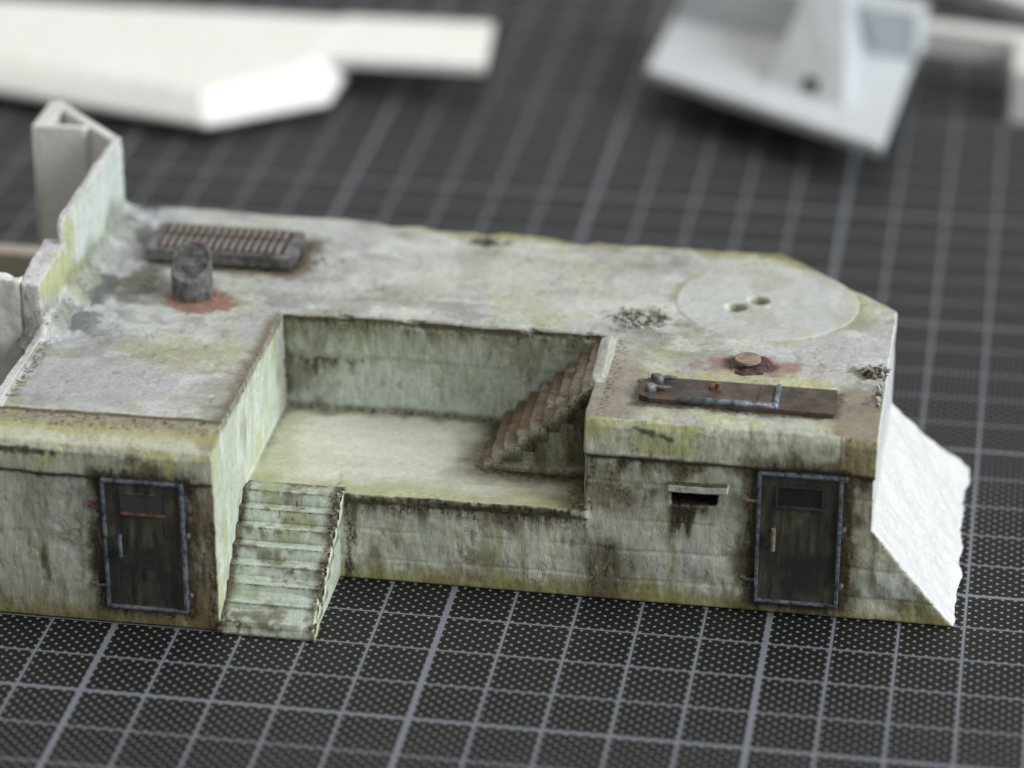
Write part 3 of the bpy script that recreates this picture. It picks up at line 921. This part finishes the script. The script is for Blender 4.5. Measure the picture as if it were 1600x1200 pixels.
# curb at the head of the inner stair
hull(bm, [(6.95, 5.15, 3.1), (7.22, 5.15, 3.1), (6.98, 5.2, 3.30), (7.16, 5.25, 3.36), (6.9, 6.66, 3.1), (7.2, 6.66, 3.1), (6.95, 6.6, 3.27), (7.12, 6.6, 3.33)])
V, F = voxel(bm, VS)
n, fn = vnormals(V, F)
W = rough(V, n)
# crumbled lip of the terrace, chipped pit edge, rough white slope
x, y, z = V[:, 0], V[:, 1], V[:, 2]
chip = sst(0.50, 0.72, fbm(V, 2.6, 4, 1201.0)) * sst(0.16, 0.02, np.abs(z - 1.53)) * sst(0.25, 0.05, np.abs(y - 3.9)) * (x > 3.1) * (x < 7.1)
W[:, 1] += chip * 0.07
W[:, 2] -= chip * 0.03
chip = sst(0.55, 0.7, fbm(V, 3.0, 4, 1231.0)) * sst(3.1, 3.22, z) * sst(0.2, 0.0, np.abs(y - 6.72)) * (x > 1.6) * (x < 7)
W[:, 1] += chip * 0.08
W[:, 2] -= chip * 0.06
ft = sst(-0.9, -1.4, x) * sst(-1.86, -1.78, x) * sst(3.12, 3.3, z) * sst(4.8, 5.6, y)
W += n * (ft * ((fbm(V, 1.8, 4, 1701.0) - .5) * 0.22 + (fbm(V, 6, 3, 1731.0) - .5) * 0.09))[:, None]
bk = sst(10.1, 10.35, y) * sst(2.8, 3.1, z) * sst(1.8, 3.0, x) * sst(9.7, 9.2, x)
W[:, 1] += bk * ((fbm(V, 1.2, 3, 2501.0) - .6) * 0.55)
W[:, 2] += bk * ((fbm(V, 2.0, 3, 2531.0) - .6) * 0.16)
wht = sst(11.5, 11.6, x)
W += n * (wht * ((fbm(V, 1.0, 3, 1301.0) - 0.5) * 0.15 + (fbm(V, 3.0, 3, 1331.0) - 0.5) * 0.05))[:, None]
W[:, 0] += wht * sst(0.5, 0.0, z) * (fbm(V, 3.2, 4, 1361.0) - .5) * 0.15 * sst(4.0, 4.6, y)
# scribed courses of the formwork on the front walls
frm = sst(0.7, 0.9, -n[:, 1]) * (y < 4.2) * (x > 3.0)
for zc in (2.13, 1.47, 0.93, 0.42):
    g = sst(0.030, 0.006, np.abs(z - zc + 0.02 * np.sin(x * 1.7))) * sst(0.30, 0.45, fbm(V, 0.9, 3, 1401.0 + zc))
    W[:, 1] += frm * g * 0.014
W[:, 2] -= 0.35 * sst(1.46, 1.40, np.hypot(x - 9.4, y - 8.42)) * sst(3.0, 3.1, z)
W[:, 2] = np.maximum(W[:, 2], 0.022)
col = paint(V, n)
fc = V[F].mean(1)
up = fn[:, 2] > 0.6
reg = np.zeros(len(F), int)                                   # 0 wall
reg[fn[:, 1] < -0.5] = 0
reg[(fc[:, 2] > 2.565) & (fn[:, 1] < -0.25) & (fc[:, 1] < 4.5)] = 2     # cornice
reg[(fc[:, 2] > 2.9) & (fc[:, 0] < 1.7) & (fc[:, 1] < 2.64) & (fn[:, 0] < .5) & (fn[:, 0] > -.5)] = 2
reg[up & (fc[:, 2] > 2.95) & (reg != 2)] = 1                               # roof
reg[up & (fc[:, 2] < 2.0) & (fc[:, 0] < 7.3) & (fc[:, 1] > 3.8)] = 3   # terrace floor
reg[(fc[:, 0] > 11.47) & (fn[:, 0] > 0.2)] = 4                # white footing
reg[(fc[:, 0] < -1.84) & (fc[:, 2] > 3.3)] = 5                # parapet
reg[(reg == 0) & (fc[:, 0] > 1.4) & (fc[:, 0] < 7.2) & (fc[:, 1] > 6.5) & (fc[:, 1] < 6.95)] = 6   # pit back wall
reg[(reg == 0) & (np.abs(fc[:, 0] - 1.66) < 0.1) & (fc[:, 1] < 6.8)] = 7
reg[(reg == 0) & (fc[:, 0] > 3.0) & (fc[:, 0] < 7.04) & (fc[:, 1] < 4.3)] = 8
reg[(reg == 0) & (fc[:, 0] >= 7.0)] = 9
reg[(reg == 2) & (fc[:, 0] > 4)] = 10
reg[(fn[:, 2] < -0.7) & (fc[:, 2] < 0.1)] = -1
for k, nm, lb in ((0, 'wall', 'stained grey wall of the block with the near door'), (1, 'roof', None), (2, 'cornice', None),
                  (3, 'terrace_floor', 'smooth pale cream terrace floor'), (4, 'footing', 'bare white rough sloped footing'),
                  (5, 'parapet', 'broken white and green parapet wall'), (6, 'wall', 'streaked back wall of the sunken terrace'),
                  (7, 'wall', 'pale mint brushed side wall'), (8, 'wall', 'low wall below the terrace edge'),
                  (9, 'wall', 'cracked wall with the firing slit'), (10, 'cornice', None)):
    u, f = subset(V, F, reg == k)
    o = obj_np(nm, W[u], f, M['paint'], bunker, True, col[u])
    if lb:
        o['label'] = lb

bm = bmesh.new()
prism(bm, [(-1.9, 2.15), (1.5, 2.15), (1.5, 4.1), (12.4, 4.1), (12.4, 8.6), (9.4, 10.3), (-1.9, 10.3)], 'z', 0.0, 0.12)
obj_bm('base', bm, M['black'], bunker)  # black inset foot, added to give a dark contact shadow under the walls

# disc on the roof with two drilled holes
bm = bmesh.new()
cyl(bm, (9.4, 8.42), 1.52, 2.8, 3.268, 64)
cut = bmesh.new()
cyl(cut, (8.95, 8.15), 0.175, 2.9, 3.6, 24)
cyl(cut, (9.28, 8.46), 0.175, 2.9, 3.6, 24)
V, F = voxel(bm, 0.03, cut)
keep = V[F][:, :, 2].mean(1) > 3.02
u, f = subset(V, F, keep)
painted_part('roof_disc', V[u], f, bunker, None, 0.8)

# outer stair: cheek and eight steps
bm = bmesh.new()
prism(bm, [(1.97, 0), (1.97, 0.18), (2.2, 0.32), (3.9, 1.50), (4.1, 1.50), (4.1, 0)], 'x', 1.6, 3.15)
V, F = voxel(bm, 0.04)
stair = painted_part('stair', V, F, bunker, 'step', 1.0)
NS = 8


def swept(profile, axis, t0, t1, n, jit, seed, chips=()):
    """closed profile swept along an axis with hand-cut unevenness; quads"""
    P = np.array(profile)
    k = len(P)
    ts = np.linspace(t0, t1, n)
    V = np.empty((n, k, 3))
    for j, t in enumerate(ts):
        if axis == 'x':
            V[j, :, 0], V[j, :, 1], V[j, :, 2] = t, P[:, 0], P[:, 1]
        else:
            V[j, :, 0], V[j, :, 1], V[j, :, 2] = P[:, 0], t, P[:, 1]
    V = V.reshape(-1, 3)
    V0 = V.copy()
    for ax in range(3):
        V[:, ax] += (fbm(V0, 4.0, 3, seed + 37 * ax) - .5) * jit + (fbm(V0, 14.0, 2, seed + 91 * ax) - .5) * jit * .5
    for (ct, ca, cb, cr, dp) in chips:
        tt = V0[:, 0] if axis == 'x' else V0[:, 1]
        aa = V0[:, 1] if axis == 'x' else V0[:, 0]
        d = np.sqrt((tt - ct) ** 2 * .5 + (aa - ca) ** 2 + (V0[:, 2] - cb) ** 2) / cr
        V[:, 2] -= dp * sst(1, .3, d)
        V[:, 1 if axis == 'x' else 0] += dp * sst(1, .3, d)
    F = []
    for j in range(n - 1):
        for i in range(k):
            i2 = (i + 1) % k
            F.append((j * k + i, j * k + i2, (j + 1) * k + i2, (j + 1) * k + i))
    for base, rev in ((0, True), ((n - 1) * k, False)):
        for i in range(k // 2 - 1):
            q = (base + i, base + i + 1, base + k - 2 - i, base + k - 1 - i)
            F.append(q[::-1] if rev else q)
    F = np.array(F)
    c = V.mean(0)
    a_, b_ = V[F[:, 2]] - V[F[:, 0]], V[F[:, 3]] - V[F[:, 1]]
    if (np.cross(a_, b_) * (V[F].mean(1) - c)).sum() < 0:
        F = F[:, ::-1].copy()
    return V, F


def step_part(V, F, parent, zone):
    n_, _ = vnormals(V, F)
    o = obj_np('step', V, F, M['paint'], parent, False, paint(V, n_, zone))
    return o


for i in range(NS):
    rd = random.Random(i)
    y0 = 1.95 + i * 0.25
    z1 = 0.21 + i * 0.197
    x1 = 3.16 + 0.012 * i + rd.uniform(-.015, .02)
    zl = max(0.02, z1 - 0.24)
    pr = [(y0 + .34, zl), (y0 - .035, zl), (y0 - .02, z1 - .15), (y0 + .012, z1 - .10), (y0 + .04, z1 - .05), (y0 + .055, z1 - .02), (y0 + .07, z1 - .004),
          (y0 + .09, z1 + .002), (y0 + .14, z1), (y0 + .20, z1), (y0 + .34, z1), (y0 + .34, z1 - .1)]
    chips = [(rd.uniform(1.7, x1), y0, z1, rd.uniform(.04, .08), rd.uniform(.02, .045)) for _ in range(2)] + [(x1, y0, z1, .10, .06)]
    V, F = swept(pr, 'x', 1.62, x1, 64, 0.013, 1600.0 + i, chips)
    step_part(V, F, stair, 'step')

# inner stair up to the roof
bm = bmesh.new()
prism(bm, [(5.32, 1.5), (5.32, 1.64), (5.5, 1.72), (6.95, 3.12), (7.1, 3.12), (7.1, 1.5)], 'y', 5.12, 6.75)
box(bm, 5.25, 7.08, 5.05, 5.6, 1.5, 1.68)
V, F = voxel(bm, 0.035)
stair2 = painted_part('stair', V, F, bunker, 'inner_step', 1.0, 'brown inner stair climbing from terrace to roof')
for i in range(8):
    rd = random.Random(i + 50)
    x0 = 5.36 + i * 0.205
    z1 = 1.80 + i * 0.187
    pr = [(x0 + .30, z1 - .26), (x0 + .01, z1 - .26), (x0, z1 - .15), (x0, z1 - .10), (x0 - .014, z1 - .05), (x0 - .014, z1 - .02), (x0, z1 - .004),
          (x0 + .03, z1 + .002), (x0 + .10, z1), (x0 + .20, z1), (x0 + .30, z1), (x0 + .30, z1 - .1)]
    yf = 5.09 + rd.uniform(-.025, .02)
    chips = [(yf, x0, z1, .16, .05), (rd.uniform(5.4, 6.6), x0, z1, .08, .03)]
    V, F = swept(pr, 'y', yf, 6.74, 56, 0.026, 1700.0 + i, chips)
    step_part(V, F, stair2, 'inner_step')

# firing-slit hood
bm = bmesh.new()
box(bm, 8.33, 9.27, 3.80, 4.05, 2.08, 2.21)
V, F = voxel(bm, 0.022)
painted_part('slit_hood', V, F, bunker, None, 0.8)


# doors
def make_door(x0, z0, yw, w, h, lab, lean):
    """steel door in front of the wall plane yw"""
    bm = bmesh.new()
    box(bm, x0 + 0.03, x0 + w - 0.03, yw - 0.07, yw + 0.1, z0 + 0.03, z0 + h - 0.03, 0.01)
    d = obj_bm('door', bm, M['door'], bunker)
    d['label'] = lab
    yf = yw - 0.07
    bm = bmesh.new()
    for (a0, a1, b0, b1) in ((x0, x0 + w, z0 + h - .048, z0 + h), (x0, x0 + w, z0, z0 + .048)):
        box(bm, a0, a1, yf - 0.05, yw + .08, b0, b1, 0.015)
    for (a0, a1) in ((x0, x0 + .050), (x0 + w - .055, x0 + w)):
        box(bm, a0 - .002, a1 + .002, yf - 0.055, yw + .082, z0 + .046, z0 + h - .046, 0.015)
    obj_bm('door_frame', bm, M['steel'], d)
    # louvred window: surround, black panel painted as its shaded recess and slats
    wx0, wx1, wz0, wz1 = x0 + 0.31, x0 + 0.98, z0 + h - 0.56, z0 + h - 0.25
    bm = bmesh.new()
    box(bm, wx0, wx1, yf - 0.006, yf + .02, wz0, wz1)
    win = obj_bm('door_window', bm, M['black'], d)
    bm = bmesh.new()
    box(bm, wx0 - .03, wx0, yf - 0.03, yf + .02, wz0 - .02, wz1 + .02, 0.008)
    box(bm, wx1, wx1 + .03, yf - 0.025, yf + .02, wz0 - .02, wz1 + .02, 0.008)
    box(bm, wx0, wx1, yf - 0.025, yf + .02, wz1, wz1 + .03, 0.008)
    obj_bm('window_frame', bm, M['door'], d)
    bm = bmesh.new()
    box(bm, wx0 - .02, wx1 + .02, yf - 0.045, yf + .02, wz0 - .035, wz0, 0.01)
    obj_bm('window_sill', bm, M['rust'] if lean else M['louvre'], d)
    bm = bmesh.new()
    prism(bm, [(yf - 0.018, -.012), (yf - .004, .012), (yf + .01, .012), (yf + .01, -.012)], 'x', wx0, wx1)
    first = None
    if not lean:
        bm.free()
    for k in range(7 if lean else 0):
        zz = wz0 + 0.03 + k * 0.042
        if first is None:
            for v in bm.verts:
                v.co.z += 0
            first = obj_bm('slat', bm, M['louvre'], d)
            first.location = (0, 0, zz * S)
        else:
            s = first.copy()
            COL.objects.link(s)
            s.parent = d
            s.location = (0, 0, zz * S)
    # handle
    bm = bmesh.new()
    cyl(bm, (x0 + 0.27, yf - 0.08), 0.034, z0 + h * 0.42, z0 + h * 0.42 + 0.38, 12, 'z')
    box(bm, x0 + .25, x0 + .29, yf - 0.08, yf + .02, z0 + h * .42 + .03, z0 + h * .42 + .07)
    box(bm, x0 + .25, x0 + .29, yf - 0.08, yf + .02, z0 + h * .42 + .31, z0 + h * .42 + .35)
    obj_bm('handle', bm, M['steel'] if lean else M['bolt'], d)
    # hinge pins on the left, studs on the right
    for q, zh in enumerate((z0 + h * 0.77, z0 + h * 0.16)):
        bm = bmesh.new()
        cyl(bm, (yw - 0.06, zh), 0.027, x0 - 0.17, x0 + 0.03, 10, 'x')
        cyl(bm, (yw - 0.02, zh + .01), 0.045, x0 - 0.23, x0 - 0.13, 10, 'x')
        obj_bm('hinge', bm, M['dark_steel'] if q else (M['rust'] if lean else M['bolt']), d)
    for zh in ((z0 + h * 0.59, z0 + h * 0.12) if lean else (z0 + h * .98, z0 + h * 0.59, z0 + h * 0.15)):
        bm = bmesh.new()
        cyl(bm, (x0 + w + 0.035, zh), 0.034, yw - 0.09, yw + 0.05, 12, 'y', r2=0.05)
        obj_bm('stud', bm, M['dark_steel'], d)
    return d


make_door(-0.09, 0.34, 2.0, 1.28, 2.24, 'dark steel door with rusty louvred window in the left block', True)
make_door(9.73, 0.25, 3.94, 1.30, 2.27, 'dark green steel door beside the firing slit', False)

# louvred vent on the roof
bm = bmesh.new()
box(bm, -1.02, 1.42, 8.36, 9.42, 3.15, 3.46, 0.02)
vent = obj_bm('vent', bm, M['black'], bunker)
bm = bmesh.new()
z0 = 3.46
box(bm, -1.04, 1.44, 8.34, 8.43, z0 - .17, z0 + .05, .02)
box(bm, -1.02, 1.42, 9.36, 9.44, z0 - .1, z0 + .06, .02)
box(bm, -1.06, -0.86, 8.425, 9.365, z0 - .15, z0 + .07, .02)
box(bm, 1.29, 1.47, 8.425, 9.365, z0 - .15, z0 + .075, .02)
box(bm, -0.865, 1.295, 8.85, 8.93, z0 - .05, z0 + .045, .02)
obj_bm('vent_frame', bm, M['dark_steel'], vent)
for row, (y0, y1) in enumerate(((8.425, 8.855), (8.925, 9.365))):
    bm = bmesh.new()
    prism(bm, [(0.0, z0 - .02), (0.0, z0 + .09), (0.03, z0 + .115), (0.062, z0 + .11), (0.066, z0 - .02)], 'y', y0, y1)
    base = None
    for k in range(16):
        if base is None:
            base = obj_bm('slat', bm, M['slat'], vent)
            o = base
        else:
            o = base.copy()
            COL.objects.link(o)
            o.parent = vent
        o.location = ((-0.82 + k * 0.131) * S, 0, 0)

# slanted vent pipe
bm = bmesh.new()
A, B, B2, Cc = [], [], [], []
seg = 32
for k in range(seg):
    t = 2 * math.pi * k / seg
    u, w_ = math.cos(t), math.sin(t)
    xx, yy = 0.05 + 0.34 * u, 7.18 + 0.34 * w_
    zt = 3.86 + 0.24 * w_
    A.append(bm.verts.new((xx, yy, 3.15)))
    B.append(bm.verts.new((xx, yy, zt)))
    B2.append(bm.verts.new((0.05 + 0.285 * u, 7.18 + 0.285 * w_, 3.86 + 0.20 * w_ + .012)))
    Cc.append(bm.verts.new((0.05 + 0.275 * u, 7.18 + 0.275 * w_, 3.845 + 0.199 * w_)))
for k in range(seg):
    j = (k + 1) % seg
    bm.faces.new((A[k], A[j], B[j], B[k]))
    bm.faces.new((B[k], B[j], B2[j], B2[k]))
    bm.faces.new((B2[k], B2[j], Cc[j], Cc[k]))
bm.faces.new(Cc)
bm.faces.new(A[::-1])
pipe = obj_bm('vent_pipe', bm, M['dark_steel'], bunker)
for k in range(6):
    bm = bmesh.new()
    yy = 7.18 - 0.21 + k * 0.084
    hw = math.sqrt(max(0.01, 0.27 ** 2 - (yy - 7.18) ** 2)) * 0.97
    zz = 3.852 + 0.70 * (yy - 7.18)
    prism(bm, [(yy - .028, zz - .02), (yy + .010, zz + .045), (yy + .026, zz + .03), (yy + .02, zz - .02)], 'x', 0.05 - hw, 0.05 + hw)
    obj_bm('slat', bm, M['dark_steel'], pipe)
bm = bmesh.new()
cyl(bm, (0.08, 7.14), 0.42, 3.15, 3.28, 40, 'z', 0.36)
V, F = voxel(bm, 0.03)
nn, _ = vnormals(V, F)
V = V + nn * ((fbm(V, 5, 3, 5.0) - .5) * .08)[:, None]
obj_np('rust_collar', V, F, M['rust'], pipe)

# brown plate with pipework on the right roof
bm = bmesh.new()
prism(bm, [(7.95, 4.50), (7.78, 4.62), (7.76, 5.10), (7.92, 5.26), (10.80, 5.24), (10.80, 4.40)], 'z', 3.15, 3.315)
plate = obj_bm('cover_plate', bm, M['brown'], bunker)
bm = bmesh.new()
cyl(bm, (4.50, 3.33), 0.055, 8.42, 9.88, 14, 'x')
cyl(bm, (9.90, 3.33), 0.05, 4.47, 5.18, 14, 'y')
hull(bm, [(9.84, 4.44, 3.28), (9.95, 4.44, 3.28), (9.84, 4.56, 3.28), (9.95, 4.56, 3.28), (9.86, 4.46, 3.385), (9.94, 4.46, 3.38), (9.86, 4.54, 3.385), (9.94, 4.54, 3.38)])
obj_bm('bracket_rod', bm, M['steel'], plate, True)
for (cx, cy, r, h) in ((8.0, 5.12, 0.12, 3.44), (7.94, 4.80, 0.11, 3.42)):
    bm = bmesh.new()
    cyl(bm, (cx, cy), r, 3.3, h, 14, 'z', r * 0.7, 0.03)
    cyl(bm, (cy, h - .05), 0.045, cx, cx + 0.32, 10, 'x', 0.03)
    V, F = voxel(bm, 0.02)
    nn, _ = vnormals(V, F)
    V = V + nn * ((fbm(V, 9, 2, 5.0 + cx) - .5) * .06)[:, None]
    obj_np('valve', V, F, M['dark_steel'], plate)
bm = bmesh.new()
cyl(bm, (8.92, 4.98), 0.10, 3.28, 3.37, 6, 'z', 0.095, 0.012)
cyl(bm, (8.97, 4.93), 0.045, 3.34, 3.44, 10, 'z')
obj_bm('nut', bm, M['rust'], plate)
bm = bmesh.new()
box(bm, 9.62, 9.84, 4.6, 5.15, 3.30, 3.345, .02)
obj_bm('strap', bm, M['brown'], plate)

# mushroom cap in its rusty ring
bm = bmesh.new()
cyl(bm, (9.33, 6.02), 0.14, 3.2, 3.37, 24, 'z')
cyl(bm, (9.33, 6.02), 0.21, 3.345, 3.39, 32, 'z', 0.205, 0.012)
cap = obj_bm('roof_cap', bm, M['bolt'], bunker)
bm = bmesh.new()
cyl(bm, (9.38, 6.02), 0.42, 3.15, 3.27, 32, 'z', 0.34)
V, F = voxel(bm, 0.024)
nn, _ = vnormals(V, F)
V = V + nn * ((fbm(V, 6, 3, 15.0) - .5) * .14)[:, None]
obj_np('rust_ring', V, F, M['dark_rust'], cap)

# crumbled rubble patches (too small to pick apart)
rr = random.Random(4)
for (cx, cy, rx, ry, cnt, zz) in ((7.42, 7.42, .44, .34, 90, RZ), (11.3, 6.1, .26, .2, 34, RZ), (4.5, 10.12, .36, .14, 30, RZ), (2.0, 8.85, .3, .18, 18, RZ), (11.45, 5.3, .05, .4, 14, RZ)):
    bm = bmesh.new()
    for k in range(cnt):
        a = rr.uniform(0, 6.28)
        q = math.sqrt(rr.random()) * (1.7 if k % 5 == 0 else 1.0)
        px, py = cx + rx * q * math.cos(a), cy + ry * q * math.sin(a)
        s = rr.uniform(.02, .07) * max(.35, 1.25 - .6 * q)
        hull(bm, [(px + rr.uniform(-s, s), py + rr.uniform(-s, s), zz + rr.uniform(-.02, s * 1.5)) for _ in range(9)])
    V = np.array([v.co[:] for v in bm.verts])
    bm.verts.index_update()
    Fs = [[v.index for v in f.verts] for f in bm.faces]
    bm.free()
    tone = fbm(np.round(V * 9) / 9, 7.0, 2, 5.0)
    cl = lerp(np.tile(srgb(176, 177, 172), (len(V), 1)), srgb(104, 98, 84), sst(0.42, 0.62, tone))
    o = obj_np('rubble', V, Fs, M['paint'], bunker, False, cl)
    o['kind'] = 'stuff'

# crumbled dirt along the open side of the outer stair
bm = bmesh.new()
for k in range(150):
    q = rr.random()
    yy = 1.98 + q * 2.0 + rr.uniform(-.05, .05)
    st_i = min(7, max(0, int((yy - 1.95) / 0.25)))
    zz = 0.21 + st_i * 0.197
    px = 3.13 + 0.012 * st_i + rr.uniform(-.07, .02)
    s_ = rr.uniform(.012, .038)
    hull(bm, [(px + rr.uniform(-s_, s_), yy + rr.uniform(-s_, s_), zz + rr.uniform(-.02, s_ * 1.2)) for _ in range(9)])
V = np.array([v.co[:] for v in bm.verts])
bm.verts.index_update()
Fs = [[v.index for v in f.verts] for f in bm.faces]
bm.free()
tone = fbm(np.round(V * 9) / 9, 7.0, 2, 5.0)
cl = lerp(np.tile(srgb(150, 146, 122), (len(V), 1)), srgb(70, 62, 46), sst(0.40, 0.55, tone))
obj_np('edge_crumbs', V, Fs, M['paint'], stair, False, cl)['kind'] = 'stuff'

# bare sheet-plastic buttress behind the parapet and the side wall stub
def sheet(pts, z0, z1, name='plastic_wall'):
    bm = bmesh.new()
    prism(bm, pts, 'z', z0, z1)
    es = list(bm.edges)
    bmesh.ops.bevel(bm, geom=es, offset=0.02, segments=1, affect='EDGES')
    return obj_bm(name, bm, M['sheet'], bunker)


sheet([(-1.86, 9.98), (-1.98, 9.82), (-3.46, 11.33), (-3.36, 11.50)], 0, 4.8)
sheet([(-3.46, 10.28), (-2.60, 10.28), (-2.52, 10.42), (-3.28, 10.42)], 0, 4.8)
sheet([(-3.52, 10.26), (-3.22, 10.44), (-3.22, 11.2), (-3.52, 11.42)], 0, 4.81)
bm = bmesh.new()
box(bm, -7.6, -2.26, 5.30, 5.62, 0, 4.16)
V, F = voxel(bm, 0.04)
nn, _ = vnormals(V, F)
V = V + nn * ((fbm(V, 3, 4, 5.0, (1, 1, .35)) - .5) * .10)[:, None]
V[:, 2] += (fbm(V, 5, 3, 8.0) - .5) * .16 * sst(3.9, 4.1, V[:, 2])
V[:, 2] = np.maximum(V[:, 2], 0.0)
obj_np('plastic_wall', V, F, M['sheet'], bunker)

bm = bmesh.new()
box(bm, -7.6, -3.5, 11.45, 11.85, 0, 1.80, .04)
obj_bm('plastic_wall', bm, M['beige'], bunker)
bm = bmesh.new()
box(bm, -7.6, -7.2, 5.7, 11.44, 0, 3.4, .04)  # unseen closing wall, added to keep light out of the well behind the parapet
obj_bm('plastic_wall', bm, M['sheet'], bunker)

# ------------------------------------------------------------------ things behind, out of focus
# ivory block with a tab
t = empty('ivory_model_part', (-4, 25, 0))
tag(t, 'large ivory unpainted model part with a tab, lying behind the bunker parapet', 'model part')
bm = bmesh.new()
up_ = [(-12.5, 24.6), (-8.0, 23.6), (-3.63, 22.1), (-1.68, 24.12), (-1.3, 26.95), (-12.5, 26.8)]
lo_ = [(-12.5, 23.7), (-8.26, 22.74), (-5.65, 22.45), (-4.44, 21.87), (-3.44, 21.49), (-1.20, 23.22), (-1.11, 25.67), (-1.2, 27.0), (-12.5, 26.8)]
hull(bm, [(p[0], p[1], 0.94) for p in up_] + [(p[0], p[1], 0.40) for p in lo_] + [(p[0] + .03, p[1] + .06, 0.25) for p in lo_])
prism(bm, [(-12.5, 24.8), (-4.7, 22.9), (-3.6, 22.7), (-1.9, 23.95), (-1.6, 26.6), (-12.5, 26.6)], 'z', 0.0, 0.5)
V, F = voxel(bm, 0.08)
obj_np('block', V, F, M['cream'], t)
bm = bmesh.new()
prism(bm, [(-1.6, 24.45), (1.98, 24.45), (1.72, 27.1), (-1.6, 27.0)], 'z', 0.74, 0.93)
obj_bm('tab', bm, M['cream'], t)

# pale grey part with a plate, wedge and long beam
g = empty('grey_model_part', (8, 25, 0))
tag(g, 'pale grey model part with a holed wedge on its slanted plate', 'model part')
Pl = [(5.40, 24.7), (10.62, 21.1), (11.0, 26.5), (5.65, 29.2)]
bm = bmesh.new()
prism(bm, Pl, 'z', 0.75, 0.98)
bmesh.ops.bevel(bm, geom=list(bm.edges), offset=0.04, segments=2, affect='EDGES')
obj_bm('plate', bm, M['resin'], g)
bm = bmesh.new()
prism(bm, [(6.6, 25.6), (10.0, 23.4), (10.2, 26.4), (6.6, 28.2)], 'z', 0.0, 0.76)
obj_bm('plinth', bm, M['resin'], g)
bm = bmesh.new()
hull(bm, [(8.0, 24.2, .95), (9.75, 23.0, .95), (9.95, 26.3, .95), (8.2, 27.2, .95), (8.75, 26.0, 2.7), (9.5, 25.6, 2.7), (9.5, 26.6, 2.7), (8.75, 27.0, 2.7)])
wedge = obj_bm('wedge', bm, M['resin'], g)
bm = bmesh.new()
hull(bm, [(8.78, 23.8, 1.08), (9.12, 23.56, 1.08), (8.82, 24.05, 1.28), (9.16, 23.82, 1.28), (8.8, 24.6, 1.05), (9.2, 24.4, 1.05), (8.8, 24.6, 1.3), (9.2, 24.4, 1.3)])
obj_bm('hole_shade', bm, M['black'], wedge)  # solid black lump, painted as the shade inside an opening
bm = bmesh.new()
prism(bm, [(5.75, 27.9), (11.0, 26.2), (11.2, 27.0), (5.8, 29.2)], 'z', 0.97, 2.0)
obj_bm('back_wall', bm, M['resin'], g)
bm = bmesh.new()
prism(bm, [(8.9, 27.75), (16.5, 26.45), (16.6, 27.0), (9.0, 28.4)], 'z', 0.70, 1.25)
obj_bm('beam', bm, M['sheet'], g)
bm = bmesh.new()
box(bm, 13.1, 14.2, 25.3, 27.2, 0, 1.2, .05)
obj_bm('foot', bm, M['sheet'], g)

w2 = empty('white_model_part', (15, 31, 0))
tag(w2, 'bright white model part at the far edge behind the grey beam', 'model part')
bm = bmesh.new()
prism(bm, [(11.2, 33.5), (17.0, 28.4), (19.0, 31), (12, 38.0)], 'z', 0.0, 0.45)
bmesh.ops.bevel(bm, geom=list(bm.edges), offset=0.06, segments=2, affect='EDGES')
obj_bm('block', bm, M['white'], w2)
